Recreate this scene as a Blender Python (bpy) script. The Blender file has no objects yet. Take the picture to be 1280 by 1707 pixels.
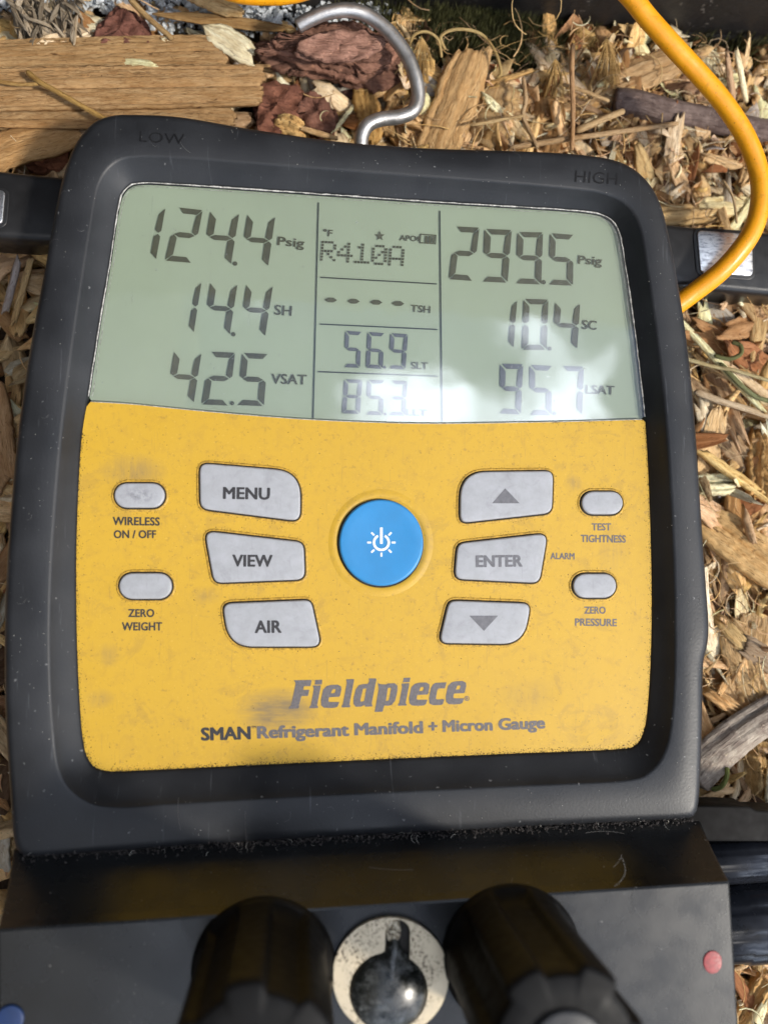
import bpy, bmesh, math, random
import numpy as np
from mathutils import Vector, Matrix, Quaternion
from mathutils.geometry import tessellate_polygon

# ------------------------------------------------------------------ camera, world, sun, exposure
S = bpy.context.scene
COL = S.collection
FPX, CX, CY = 1600.0, 640.0, 853.5
CAM_H = 0.318
_nad = Vector(((500 - CX) / FPX, -(980 - CY) / FPX, -1)).normalized()
ROT = _nad.rotation_difference(Vector((0, 0, -1))).to_matrix()
CAM = Vector((0, 0, CAM_H))

def P(px, py, z=0.0):
    d = ROT @ Vector(((px - CX) / FPX, -(py - CY) / FPX, -1))
    t = (z - CAM.z) / d.z
    return CAM + d * t

cd = bpy.data.cameras.new('camera'); cam = bpy.data.objects.new('camera', cd); COL.objects.link(cam)
cam.matrix_world = Matrix.Translation(CAM) @ ROT.to_4x4()
cd.sensor_fit = 'HORIZONTAL'; cd.sensor_width = 36; cd.lens = 36 * FPX / 1280
cd.clip_start = 0.01; cd.clip_end = 500
cd.dof.use_dof = True; cd.dof.focus_distance = 0.291; cd.dof.aperture_fstop = 9
S.camera = cam

SUN_AZ_VEC = Vector((0.74, -0.41, 0.93)).normalized()      # direction towards the sun: from the lower right
w = bpy.data.worlds.new('World'); S.world = w; w.use_nodes = True
wn, wl = w.node_tree.nodes, w.node_tree.links
wn.clear()
sky = wn.new('ShaderNodeTexSky'); sky.sky_type = 'NISHITA'; sky.sun_disc = False
sky.sun_elevation = math.asin(SUN_AZ_VEC.z); sky.sun_rotation = math.atan2(SUN_AZ_VEC.x, SUN_AZ_VEC.y)
sky.air_density = 1.0; sky.dust_density = 1.5
wtc = wn.new('ShaderNodeTexCoord')
wno = wn.new('ShaderNodeTexNoise'); wno.inputs['Scale'].default_value = 7.0; wno.inputs['Detail'].default_value = 5
wmp = wn.new('ShaderNodeMapping'); wmp.inputs['Location'].default_value = (1.99, 1.97, 2.79)
wl.new(wtc.outputs['Generated'], wmp.inputs['Vector']); wl.new(wmp.outputs['Vector'], wno.inputs['Vector'])
wr = wn.new('ShaderNodeValToRGB'); wr.color_ramp.elements[0].position = .50; wr.color_ramp.elements[1].position = .63
wl.new(wno.outputs['Fac'], wr.inputs['Fac'])
wm = wn.new('ShaderNodeMixRGB'); wm.inputs['Color2'].default_value = (33, 36, 41, 1)
wl.new(wr.outputs['Color'], wm.inputs['Fac']); wl.new(sky.outputs['Color'], wm.inputs['Color1'])
wb = wn.new('ShaderNodeBackground'); wb.inputs['Strength'].default_value = 0.135
wo = wn.new('ShaderNodeOutputWorld')
wl.new(wm.outputs['Color'], wb.inputs['Color']); wl.new(wb.outputs['Background'], wo.inputs['Surface'])

sl = bpy.data.lights.new('sun', 'SUN'); sl.energy = 3.9; sl.angle = math.radians(5.5); sl.color = (1, .93, .82)
so = bpy.data.objects.new('sun', sl); COL.objects.link(so)
so.rotation_mode = 'QUATERNION'; so.rotation_quaternion = SUN_AZ_VEC.to_track_quat('Z', 'Y')
S.view_settings.view_transform = 'Standard'; S.view_settings.look = 'None'
S.view_settings.exposure = -0.1; S.view_settings.gamma = 1

rnd = random.Random(7)
rng = np.random.default_rng(11)

# ------------------------------------------------------------------ materials
class NB:
    def __init__(s, name):
        s.m = bpy.data.materials.new(name); s.m.use_nodes = True
        s.n, s.l = s.m.node_tree.nodes, s.m.node_tree.links
        s.b = s.n['Principled BSDF']; s.out = s.n['Material Output']
        s.tc = s.n.new('ShaderNodeTexCoord').outputs['Object']
    def new(s, t, **k):
        x = s.n.new(t)
        for a, b in k.items(): setattr(x, a, b)
        return x
    def set(s, **k):
        for a, b in k.items(): s.b.inputs[a.replace('_', ' ')].default_value = b
        return s
    def noise(s, scale, detail=4, rough=.5, vec=None, dist=0):
        x = s.new('ShaderNodeTexNoise'); x.inputs['Scale'].default_value = scale
        x.inputs['Detail'].default_value = detail; x.inputs['Roughness'].default_value = rough
        x.inputs['Distortion'].default_value = dist
        s.l.new(vec if vec is not None else s.tc, x.inputs['Vector']); return x.outputs['Fac']
    def ramp(s, fac, stops):
        x = s.new('ShaderNodeValToRGB'); e = x.color_ramp.elements
        while len(e) < len(stops): e.new(.5)
        for i, (p, c) in enumerate(stops):
            e[i].position = p; e[i].color = (c, c, c, 1) if not hasattr(c, '__len__') else (*c, 1)
        s.l.new(fac, x.inputs['Fac']); return x.outputs['Color']
    def mix(s, fac, a, b, mode='MIX'):
        x = s.new('ShaderNodeMixRGB', blend_type=mode)
        for sock, v in (('Fac', fac), ('Color1', a), ('Color2', b)):
            if hasattr(v, 'is_linked') or isinstance(v, bpy.types.NodeSocket): s.l.new(v, x.inputs[sock])
            elif sock == 'Fac': x.inputs[sock].default_value = v
            else: x.inputs[sock].default_value = (*v, 1) if hasattr(v, '__len__') else (v, v, v, 1)
        return x.outputs['Color']
    def math(s, op, a, b=0.0):
        x = s.new('ShaderNodeMath', operation=op)
        for i, v in enumerate((a, b)):
            if isinstance(v, bpy.types.NodeSocket): s.l.new(v, x.inputs[i])
            else: x.inputs[i].default_value = v
        return x.outputs[0]
    def map(s, scale=(1, 1, 1), loc=(0, 0, 0), rot=(0, 0, 0), vec=None):
        x = s.new('ShaderNodeMapping'); x.inputs['Scale'].default_value = scale
        x.inputs['Location'].default_value = loc; x.inputs['Rotation'].default_value = rot
        s.l.new(vec if vec is not None else s.tc, x.inputs['Vector']); return x.outputs['Vector']
    def bump(s, h, dist, strength=1.0, prev=None):
        x = s.new('ShaderNodeBump'); x.inputs['Distance'].default_value = dist; x.inputs['Strength'].default_value = strength
        s.l.new(h, x.inputs['Height'])
        if prev is not None: s.l.new(prev, x.inputs['Normal'])
        s.l.new(x.outputs['Normal'], s.b.inputs['Normal']); return x.outputs['Normal']
    def base(s, c): s.l.new(c, s.b.inputs['Base Color']); return s
    def rough(s, c): s.l.new(c, s.b.inputs['Roughness']); return s

def blob(nb, px, py, z, rx, ry, soft=.5):
    """0..1 mask: a worn, smeared or painted-shade patch at a place on the face"""
    c = P(px, py, z)
    m = nb.map(vec=nb.tc, loc=(-c.x / rx, -c.y / ry, -c.z / .02), scale=(1 / rx, 1 / ry, 1 / .02))
    g = nb.new('ShaderNodeTexGradient', gradient_type='SPHERICAL'); nb.l.new(m, g.inputs['Vector'])
    return nb.ramp(g.outputs['Fac'], [(0, 0.0), (soft, 1.0)])

def mat_rubber():
    nb = NB('charcoal_rubber').set(Specular_IOR_Level=.42)
    n1 = nb.noise(60, 4); n2 = nb.noise(1500, 3); n3 = nb.noise(700, 2)
    c = nb.mix(nb.ramp(n1, [(.35, 0.), (.7, 1.)]), (.0135, .0145, .0168), (.022, .0235, .027))
    sc = nb.noise(1, 3, .6, nb.map(scale=(900, 60, 60), rot=(0, 0, .25)))
    c = nb.mix(nb.math('MULTIPLY', nb.ramp(sc, [(.66, 0.), (.74, 1.)]), .22), c, (.16, .165, .18))
    c = nb.mix(nb.math('MULTIPLY', nb.ramp(n3, [(.72, 0.), (.76, 1.)]), .5), c, (.25, .25, .25))
    nb.base(c); nb.rough(nb.ramp(n1, [(.3, .36), (.7, .52)]))
    nb.bump(n2, .00006, .6); return nb.m

def mat_yellow():
    nb = NB('worn_yellow_overlay').set(Specular_IOR_Level=.45)
    c = (.575, .348, .028)
    m1 = nb.ramp(nb.noise(30, 7, .65), [(.42, 0.), (.72, 1.)])
    c = nb.mix(nb.math('MULTIPLY', m1, .22), c, (.47, .29, .035))
    m2 = nb.ramp(nb.noise(260, 7, .72, None, .6), [(.50, 0.), (.66, 1.)])
    c = nb.mix(nb.math('MULTIPLY', m2, .22), c, (.36, .21, .045))
    m2b = nb.ramp(nb.noise(90, 8, .75, None, 1.0), [(.56, 0.), (.62, 1.)])
    c = nb.mix(nb.math('MULTIPLY', m2b, .22), c, (.27, .17, .055))
    m3 = nb.ramp(nb.noise(700, 4, .7), [(.60, 0.), (.68, 1.)])
    c = nb.mix(nb.math('MULTIPLY', m3, .42), c, (.24, .14, .045))
    lt = nb.ramp(nb.noise(1500, 3, .6), [(.63, 0.), (.70, 1.)])
    c = nb.mix(nb.math('MULTIPLY', lt, .35), c, (.75, .50, .12))
    sp = nb.ramp(nb.noise(1000, 3, .6), [(.70, 0.), (.73, 1.)])
    c = nb.mix(nb.math('MULTIPLY', sp, .8), c, (.06, .04, .025))
    for rot_, sx in ((.9, 1400), (-.5, 1700), (.15, 1600)):
        st = nb.ramp(nb.noise(1, 4, .6, nb.map(scale=(sx, 70, 90), rot=(0, 0, rot_))), [(.66, 0.), (.72, 1.)])
        c = nb.mix(nb.math('MULTIPLY', st, .28), c, (.28, .18, .06))
    # grey thumb smear left of the logo, smudge over the wireless key, wear marks; the one by the blue button also paints dimple shade
    smn = nb.ramp(nb.noise(1, 3, .6, nb.map(scale=(130, 700, 200), rot=(0, 0, -.06))), [(.25, .25), (.62, 1.)])
    sm = nb.math('MULTIPLY', blob(nb, 462, 1186, .038, .0125, .0072, .6), smn)
    c = nb.mix(nb.math('MULTIPLY', sm, .85), c, (.20, .15, .085))
    smn2 = nb.ramp(nb.noise(1, 3, .6, nb.map(scale=(700, 130, 200), rot=(0, 0, .15))), [(.3, .2), (.6, 1.)])
    for (x, y, rx, ry, k) in ((222, 786, .0105, .0058, .55), (180, 1092, .004, .004, .35), (166, 1165, .005, .003, .35), (342, 993, .005, .003, .35),
                              (955, 805, .003, .003, .5), (705, 905, .0045, .013, .35), (1020, 920, .006, .008, .25), (880, 1160, .010, .006, .25)):
        c = nb.mix(nb.math('MULTIPLY', nb.math('MULTIPLY', blob(nb, x, y, .038, rx, ry, .8), smn2), k), c, (.22, .16, .09))
    nb.base(c); nb.rough(nb.ramp(nb.noise(90, 4), [(.3, .34), (.7, .55)]))
    nb.bump(nb.noise(2600, 3), .00004, .6); return nb.m

def simple(name, col, rough=.5, spec=.5, metal=0, var=.12, scale=200, bump=0.0, bscale=900):
    nb = NB(name).set(Specular_IOR_Level=spec, Metallic=metal, Roughness=rough)
    n = nb.noise(scale, 4, .6)
    nb.base(nb.mix(nb.ramp(n, [(.3, 0.), (.7, 1.)]), [x * (1 - var) for x in col], [min(1, x * (1 + var)) for x in col]))
    nb.rough(nb.ramp(nb.noise(scale * 1.7, 3), [(.3, max(.02, rough - .08)), (.7, min(1, rough + .08))]))
    if bump: nb.bump(nb.noise(bscale, 4), bump)
    return nb.m

def mat_wood(name='shredded_wood', pal=0):
    nb = NB(name).set(Specular_IOR_Level=.25, Roughness=.8)
    g = nb.new('ShaderNodeAttribute', attribute_name='grain').outputs['Vector']
    t = nb.new('ShaderNodeAttribute', attribute_name='tint').outputs['Color']
    fine = nb.noise(1, 5, .62, nb.map(scale=(420, 2600, 900), vec=g), .6)
    mid = nb.noise(1, 4, .6, nb.map(scale=(110, 650, 300), vec=g), .9)
    big = nb.noise(160, 4, .6, g)
    c = nb.mix(nb.ramp(mid, [(.35, 0.), (.68, 1.)]), t, nb.mix(1., t, (.72, .62, .50), 'MULTIPLY'))
    c = nb.mix(nb.math('MULTIPLY', nb.ramp(fine, [(.50, 0.), (.68, 1.)]), .75), c, nb.mix(1., t, (.42, .31, .22), 'MULTIPLY'))
    c = nb.mix(nb.math('MULTIPLY', nb.ramp(big, [(.5, 0.), (.75, 1.)]), .45), c, nb.mix(1., t, (1.2, 1.12, 1.0), 'MULTIPLY'))
    crk = nb.noise(1, 3, .6, nb.map(scale=(110, 950, 400), vec=g), 1.5)
    c = nb.mix(nb.math('MULTIPLY', nb.ramp(crk, [(.655, 0.), (.69, 1.)]), .8), c, nb.mix(1., t, (.16, .11, .09), 'MULTIPLY'))
    spk = nb.noise(1100, 2, .5, g)
    c = nb.mix(nb.math('MULTIPLY', nb.ramp(spk, [(.70, 0.), (.74, 1.)]), .7), c, nb.mix(1., t, (.2, .13, .1), 'MULTIPLY'))
    nb.base(c)
    h = nb.math('ADD', nb.math('MULTIPLY', fine, .7), nb.math('ADD', mid, nb.math('MULTIPLY', nb.ramp(crk, [(.62, 0.), (.70, -1.)]), 1.2)))
    nb.bump(h, .0007, 1.0); return nb.m

M = {}
M['rubber'] = mat_rubber(); M['yellow'] = mat_yellow(); M['wood'] = mat_wood()
def mat_key():
    nb = NB('grubby_grey_silicone').set(Specular_IOR_Level=.45)
    c = nb.mix(nb.ramp(nb.noise(300, 5, .7), [(.35, 0.), (.7, 1.)]), (.34, .35, .37), (.40, .41, .44))
    c = nb.mix(nb.math('MULTIPLY', nb.ramp(nb.noise(170, 6, .75, None, .8), [(.52, 0.), (.68, 1.)]), .40), c, (.24, .24, .26))
    st = nb.ramp(nb.noise(1, 4, .6, nb.map(scale=(900, 150, 100), rot=(0, 0, .2))), [(.60, 0.), (.72, 1.)])
    c = nb.mix(nb.math('MULTIPLY', st, .22), c, (.20, .20, .22))
    sm = nb.math('MULTIPLY', blob(nb, 232, 826, .039, .006, .0028, .8), nb.ramp(nb.noise(900, 4, .7), [(.42, 0.), (.6, 1.)]))
    c = nb.mix(nb.math('MULTIPLY', sm, .7), c, (.15, .15, .17))
    nb.base(c); nb.rough(nb.ramp(nb.noise(400, 3), [(.3, .38), (.7, .55)])); nb.bump(nb.noise(2500, 3), .00003); return nb.m
M['key'] = mat_key()
M['gap'] = simple('black_gap', (.012, .009, .006), .7)
M['brown'] = simple('worn_overlay_edge', (.33, .19, .035), .6, var=.4, scale=1500)
M['lip'] = simple('yellow_overlay_lip', (.46, .275, .035), .5, var=.5, scale=1500, bump=.0001, bscale=3000)
M['blue'] = simple('blue_silicone', (.03, .235, .53), .38, .45, var=.06, scale=120, bump=.00002, bscale=2500)
M['white'] = simple('white_print', (.85, .9, .92), .5)
M['ink'] = simple('black_ink', (.030, .028, .030), .45, var=.35, scale=1800)
M['greyink'] = simple('grey_ink', (.125, .113, .115), .45, var=.25, scale=1500)
M['keyink'] = simple('worn_grey_ink', (.135, .135, .15), .5, var=.2, scale=900)
M['port'] = simple('glossy_black_fitting', (.03, .033, .042), .22, .8, .3, var=.3)
M['matte'] = simple('matte_black', (.010, .009, .008), .75, .2)
M['emboss_shaded'] = simple('rubber_letters_shaded', (.007, .007, .008), .4, .4)  # same moulded rubber as the housing, relief shading put into a darker colour
M['seg'] = simple('lcd_segment', (.075, .078, .045), .6, var=.25, scale=400)
M['seg_glare'] = simple('lcd_segment_glare', (.115, .125, .145), .6, var=.3, scale=300)  # segment colour paled to paint in the glare washing over these digits
M['rule'] = simple('lcd_rule', (.03, .04, .035), .5)
M['lcd'] = simple('lcd_glass_back', (.385, .455, .34), .45, .3, var=.05, scale=22)
M['steel'] = simple('satin_steel', (.42, .41, .40), .42, .5, .85, var=.2, scale=250, bump=.00006, bscale=1400)
M['hose'] = simple('yellow_hose_jacket', (.80, .32, .006), .30, .5, var=.16, scale=140, bump=.00005, bscale=500)
M['plastic'] = simple('black_plastic', (.014, .014, .015), .36, .5, var=.2, bump=.00003, bscale=2200)
M['knob'] = simple('black_knob_plastic', (.005, .0047, .0045), .52, .15, var=.2, bump=.00002)
def mat_hose():
    nb = NB('scuffed_yellow_hose').set(Specular_IOR_Level=.5)
    c = nb.mix(nb.ramp(nb.noise(120, 4), [(.3, 0.), (.7, 1.)]), (.74, .29, .006), (.84, .36, .010))
    c = nb.mix(nb.math('MULTIPLY', nb.ramp(nb.noise(260, 6, .75, None, 1.0), [(.55, 0.), (.66, 1.)]), .45), c, (.40, .17, .012))
    c = nb.mix(nb.math('MULTIPLY', nb.ramp(nb.noise(1300, 3), [(.68, 0.), (.72, 1.)]), .7), c, (.10, .05, .02))
    nb.base(c); nb.rough(nb.ramp(nb.noise(300, 5, .7), [(.35, .24), (.65, .46)])); nb.bump(nb.noise(350, 4), .0002, .6); return nb.m
M['hose'] = mat_hose()
M['red'] = simple('red_enamel', (.27, .025, .028), .45, var=.3, scale=900)
M['bluedot'] = simple('blue_enamel', (.008, .028, .10), .45, var=.2)
M['dirt'] = simple('black_dirt', (.018, .013, .010), .85, var=.5)
M['scratch'] = simple('hairline_scratch', (.16, .155, .15), .5)
M['lint'] = simple('grey_lint', (.05, .043, .04), .8, var=.8, scale=3000)
M['dust'] = simple('pale_dust', (.50, .48, .43), .8)
M['moss'] = simple('dark_moss', (.085, .085, .026), .85, var=.6, scale=400)
M['soil'] = simple('dark_soil', (.045, .027, .016), .95, .2, var=.6, scale=300, bump=.002, bscale=250)
M['stone'] = simple('pale_mineral', (.52, .55, .57), .8, var=.45, scale=500, bump=.0006, bscale=900)
M['green'] = simple('green_stem', (.10, .14, .045), .55, var=.3)
M['lens_edge'] = simple('scuffed_lens_edge', (.42, .41, .38), .35, .6, var=.7, scale=1500)

def mat_metal_black():
    nb = NB('black_anodised_metal').set(Metallic=.0, Specular_IOR_Level=.45)
    n = nb.noise(45, 4); 
    c = nb.mix(nb.ramp(n, [(.3, 0.), (.7, 1.)]), (.006, .0062, .0065), (.013, .014, .015))
    c = nb.mix(nb.math('MULTIPLY', nb.ramp(nb.noise(1300, 2), [(.73, 0.), (.77, 1.)]), .6), c, (.3, .29, .27))
    nb.base(c); nb.rough(nb.ramp(nb.noise(120, 3), [(.3, .22), (.7, .32)])); nb.bump(nb.noise(2500, 3), .00003, .5); return nb.m
M['block'] = mat_metal_black()

def mat_ring():
    nb = NB('pitted_silver').set(Metallic=.5)
    a = nb.ramp(nb.noise(1300, 4, .75), [(.53, 0.), (.58, 1.)]); b = nb.ramp(nb.noise(110, 3), [(.45, 0.), (.58, 1.)])
    c = nb.mix(nb.math('MULTIPLY', a, b), (.52, .44, .31), (.07, .05, .03))
    nb.base(c); nb.rough(nb.ramp(nb.noise(300, 3), [(.3, .32), (.7, .5)])); nb.bump(nb.noise(900, 4, .7), .00012, .7); return nb.m
M['ring'] = mat_ring()

def mat_ball():
    nb = NB('dusty_dark_glass').set(Specular_IOR_Level=.7)
    a = nb.ramp(nb.noise(420, 6, .75), [(.48, 0.), (.66, 1.)]); b = nb.ramp(nb.noise(70, 3), [(.4, 0.), (.65, 1.)])
    c = nb.mix(nb.math('MULTIPLY', a, b), (.010, .011, .009), (.16, .165, .16))
    nb.base(c); nb.rough(nb.ramp(nb.noise(500, 4, .7), [(.3, .10), (.7, .45)])); return nb.m
M['ball'] = mat_ball()

def mat_grit():
    nb = NB('sandy_grit').set(Roughness=.85)
    nb.base(nb.ramp(nb.noise(1500, 3, .7), [(.38, (.03, .025, .02)), (.5, (.28, .22, .14)), (.62, (.75, .68, .52))]))
    nb.bump(nb.noise(1500, 3, .7), .0004); return nb.m
M['grit'] = mat_grit()

def mat_chrome():
    nb = NB('scuffed_chrome').set(Metallic=1.0)
    n = nb.noise(1, 5, .7, nb.map(scale=(250, 800, 300)))
    nb.base(nb.ramp(n, [(.36, (.25, .26, .30)), (.52, (.8, .8, .8))])); nb.rough(nb.ramp(n, [(.3, .42), (.7, .25)])); return nb.m
M['chrome'] = mat_chrome()

def mat_bark():
    nb = NB('red_brown_bark').set(Roughness=.8, Specular_IOR_Level=.3)
    g = nb.new('ShaderNodeAttribute', attribute_name='grain').outputs['Vector']
    t = nb.new('ShaderNodeAttribute', attribute_name='tint').outputs['Color']
    n = nb.noise(220, 6, .65, g, .5); f = nb.noise(1, 4, .6, nb.map(scale=(150, 1200, 500), vec=g), .8)
    c = nb.mix(nb.ramp(n, [(.35, 0.), (.65, 1.)]), t, nb.mix(1., t, (.45, .40, .40), 'MULTIPLY'))
    c = nb.mix(nb.math('MULTIPLY', nb.ramp(f, [(.58, 0.), (.68, 1.)]), .7), c, nb.mix(1., t, (.2, .17, .17), 'MULTIPLY'))
    c = nb.mix(nb.math('MULTIPLY', nb.ramp(nb.noise(500, 3, .6, g), [(.62, 0.), (.7, 1.)]), .4), c, nb.mix(1., t, (2.0, 1.9, 1.7), 'MULTIPLY'))
    nb.base(c); nb.bump(nb.math('ADD', n, f), .0009, 1.0); return nb.m
M['bark'] = mat_bark()

def mat_wall():
    nb = NB('black_painted_wall').set(Specular_IOR_Level=.4, Roughness=.5)
    n = nb.noise(25, 5, .6)
    c = nb.mix(nb.ramp(n, [(.35, 0.), (.7, 1.)]), (.010, .009, .009), (.020, .018, .017))
    c = nb.mix(nb.math('MULTIPLY', nb.ramp(nb.noise(330, 3, .6), [(.66, 0.), (.71, 1.)]), .55), c, (.17, .15, .13))
    nb.base(c); nb.bump(nb.noise(300, 4), .0004); return nb.m
M['wall'] = mat_wall()

def mat_lens():
    m = bpy.data.materials.new('clear_scuffed_lens'); m.use_nodes = True
    nb = NB.__new__(NB); nb.m = m; nb.n, nb.l = m.node_tree.nodes, m.node_tree.links
    nb.b = nb.n['Principled BSDF']; nb.out = nb.n['Material Output']; nb.tc = nb.n.new('ShaderNodeTexCoord').outputs['Object']
    nb.n.remove(nb.b)
    tr = nb.new('ShaderNodeBsdfTransparent'); tr.inputs['Color'].default_value = (.97, .98, .97, 1)
    gl = nb.new('ShaderNodeBsdfGlossy'); gl.inputs['Roughness'].default_value = .045
    hz = nb.new('ShaderNodeBsdfGlossy'); hz.inputs['Roughness'].default_value = .45
    lw = nb.new('ShaderNodeLayerWeight'); lw.inputs['Blend'].default_value = .5
    mx = nb.new('ShaderNodeMixShader'); mx2 = nb.new('ShaderNodeMixShader')
    f = nb.math('ADD', nb.math('MULTIPLY', nb.math('POWER', lw.outputs['Facing'], 3.0), .6), .21)
    nb.l.new(f, mx.inputs[0]); nb.l.new(tr.outputs[0], mx.inputs[1]); nb.l.new(gl.outputs[0], mx.inputs[2])
    sc = nb.ramp(nb.noise(1, 3, .6, nb.map(scale=(1500, 70, 70), rot=(0, 0, -.9))), [(.68, 0.), (.72, 1.)])
    sp = nb.ramp(nb.noise(800, 2), [(.74, 0.), (.77, 1.)])
    hzf = nb.math('ADD', nb.math('MULTIPLY', nb.ramp(nb.noise(40, 4), [(.3, .0), (.7, 1.)]), .05), nb.math('ADD', nb.math('MULTIPLY', sc, .10), nb.math('MULTIPLY', sp, .25)))
    nb.l.new(hzf, mx2.inputs[0]); nb.l.new(mx.outputs[0], mx2.inputs[1]); nb.l.new(hz.outputs[0], mx2.inputs[2])
    nb.l.new(mx2.outputs[0], nb.out.inputs['Surface'])
    bp = nb.new('ShaderNodeBump'); bp.inputs['Distance'].default_value = .0006; bp.inputs['Strength'].default_value = .35
    nb.l.new(nb.noise(35, 2), bp.inputs['Height'])
    for g in (gl, hz): nb.l.new(bp.outputs['Normal'], g.inputs['Normal'])
    return m
M['lens'] = mat_lens()

# ------------------------------------------------------------------ object helpers
def link(name, me, mat=None, parent=None, smooth=False):
    o = bpy.data.objects.new(name, me); COL.objects.link(o)
    if mat is not None: me.materials.append(M[mat] if isinstance(mat, str) else mat)
    if parent is not None: o.parent = parent
    if smooth: me.polygons.foreach_set('use_smooth', [True] * len(me.polygons))
    return o

def pyd(name, V, F, mat=None, parent=None, smooth=False):
    me = bpy.data.meshes.new(name); me.from_pydata([tuple(v) for v in V], [], F); me.update()
    return link(name, me, mat, parent, smooth)

def tag(o, label=None, cat=None, group=None, kind=None):
    if label: o['label'] = label
    if cat: o['category'] = cat
    if group: o['group'] = group
    if kind: o['kind'] = kind
    return o

def empty(name, loc=(0, 0, 0)):
    o = bpy.data.objects.new(name, None); COL.objects.link(o); o.location = loc; o.empty_display_size = .01
    return o

def w2(pts, z):
    return np.array([[P(x, y, z).x, P(x, y, z).y] for x, y in pts])

def catmull(pts, n=12, closed=True):
    pts = [np.array(p, float) for p in pts]; N = len(pts); out = []
    rngi = range(N) if closed else range(N - 1)
    for i in rngi:
        if closed: a, b, c, d = pts[i - 1], pts[i], pts[(i + 1) % N], pts[(i + 2) % N]
        else: a, b, c, d = pts[max(i - 1, 0)], pts[i], pts[i + 1], pts[min(i + 2, N - 1)]
        for k in range(n):
            t = k / n
            out.append(.5 * ((2 * b) + (-a + c) * t + (2 * a - 5 * b + 4 * c - d) * t * t + (-a + 3 * b - 3 * c + d) * t ** 3))
    if not closed: out.append(pts[-1])
    return np.array(out)

def loft(rings, cap_top=True, cap_bot=True):
    n = len(rings[0]); V = [p for r in rings for p in r]; F = []
    for i in range(len(rings) - 1):
        for j in range(n):
            k = (j + 1) % n
            F.append((i * n + j, i * n + k, (i + 1) * n + k, (i + 1) * n + j))
    if cap_top: F.append(tuple(range((len(rings) - 1) * n, len(rings) * n)))
    if cap_bot: F.append(tuple(reversed(range(n))))
    return V, F

def inset(xy, d):
    """move a closed loop inwards by d metres"""
    xy = np.asarray(xy); a = np.roll(xy, 1, 0); b = np.roll(xy, -1, 0)
    t = b - a; t /= np.linalg.norm(t, axis=1)[:, None] + 1e-12
    nrm = np.stack([-t[:, 1], t[:, 0]], 1)
    area = np.sum(xy[:, 0] * np.roll(xy[:, 1], -1) - np.roll(xy[:, 0], -1) * xy[:, 1])
    return xy + nrm * d * (1 if area > 0 else -1)

def rounded(corners, seg=8):
    """closed polygon with a radius at each corner: (x, y, r)"""
    out = []; N = len(corners)
    for i in range(N):
        p0 = np.array(corners[i - 1][:2], float); p = np.array(corners[i][:2], float); p1 = np.array(corners[(i + 1) % N][:2], float); r = corners[i][2]
        a = (p0 - p) / np.linalg.norm(p0 - p); b = (p1 - p) / np.linalg.norm(p1 - p)
        ang = math.acos(max(-1, min(1, float(a @ b)))); d = min(r / math.tan(ang / 2), .48 * min(np.linalg.norm(p0 - p), np.linalg.norm(p1 - p)) if r > 12 else 1e9)
        s, e = p + a * d, p + b * d
        for k in range(seg + 1):
            t = k / seg; out.append((1 - t) ** 2 * s + 2 * t * (1 - t) * (p * .86 + (s + e) * .07) + t * t * e)
    return np.array(out)

def ccw(xy):
    xy = np.asarray(xy)
    ar = np.sum(xy[:, 0] * np.roll(xy[:, 1], -1) - np.roll(xy[:, 0], -1) * xy[:, 1])
    return xy if ar > 0 else xy[::-1]

def solid(name, xy, z0, z1, bev, mat, parent, steps=4, dome=0.0):
    xy = ccw(xy); rings = [[(x, y, z0) for x, y in xy]]
    for k in range(steps + 1):
        a = k / steps * math.pi / 2
        q = inset(xy, bev * (1 - math.cos(a)))
        rings.append([(x, y, z1 - bev + bev * math.sin(a)) for x, y in q])
    if dome:
        c = xy.mean(0)
        for s, h in ((.8, .36), (.6, .64), (.4, .84), (.2, .96)):
            q = c + (inset(xy, bev) - c) * s; rings.append([(x, y, z1 + dome * h) for x, y in q])
    V, F = loft(rings); return pyd(name, V, F, mat, parent, True)

def ellipse(cx, cy, rx, ry, n=64, a0=0):
    return np.array([(cx + rx * math.cos(a0 + 2 * math.pi * k / n), cy + ry * math.sin(a0 + 2 * math.pi * k / n)) for k in range(n)])

def curve_mesh(name, polys, depth, mat, parent, mw):
    """flat outlines (holes allowed) given in local units; mw maps x,y -> world"""
    cu = bpy.data.curves.new(name, 'CURVE'); cu.dimensions = '2D'; cu.fill_mode = 'BOTH'; cu.extrude = 0
    for p in polys:
        s = cu.splines.new('POLY'); s.points.add(len(p) - 1)
        for i, (x, y) in enumerate(p): s.points[i].co = (x * .01, y * .01, 0, 1)
        s.use_cyclic_u = True
    return _from_curve(name, cu, depth, mat, parent, lambda x, y: mw(x * 100, y * 100))

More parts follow.
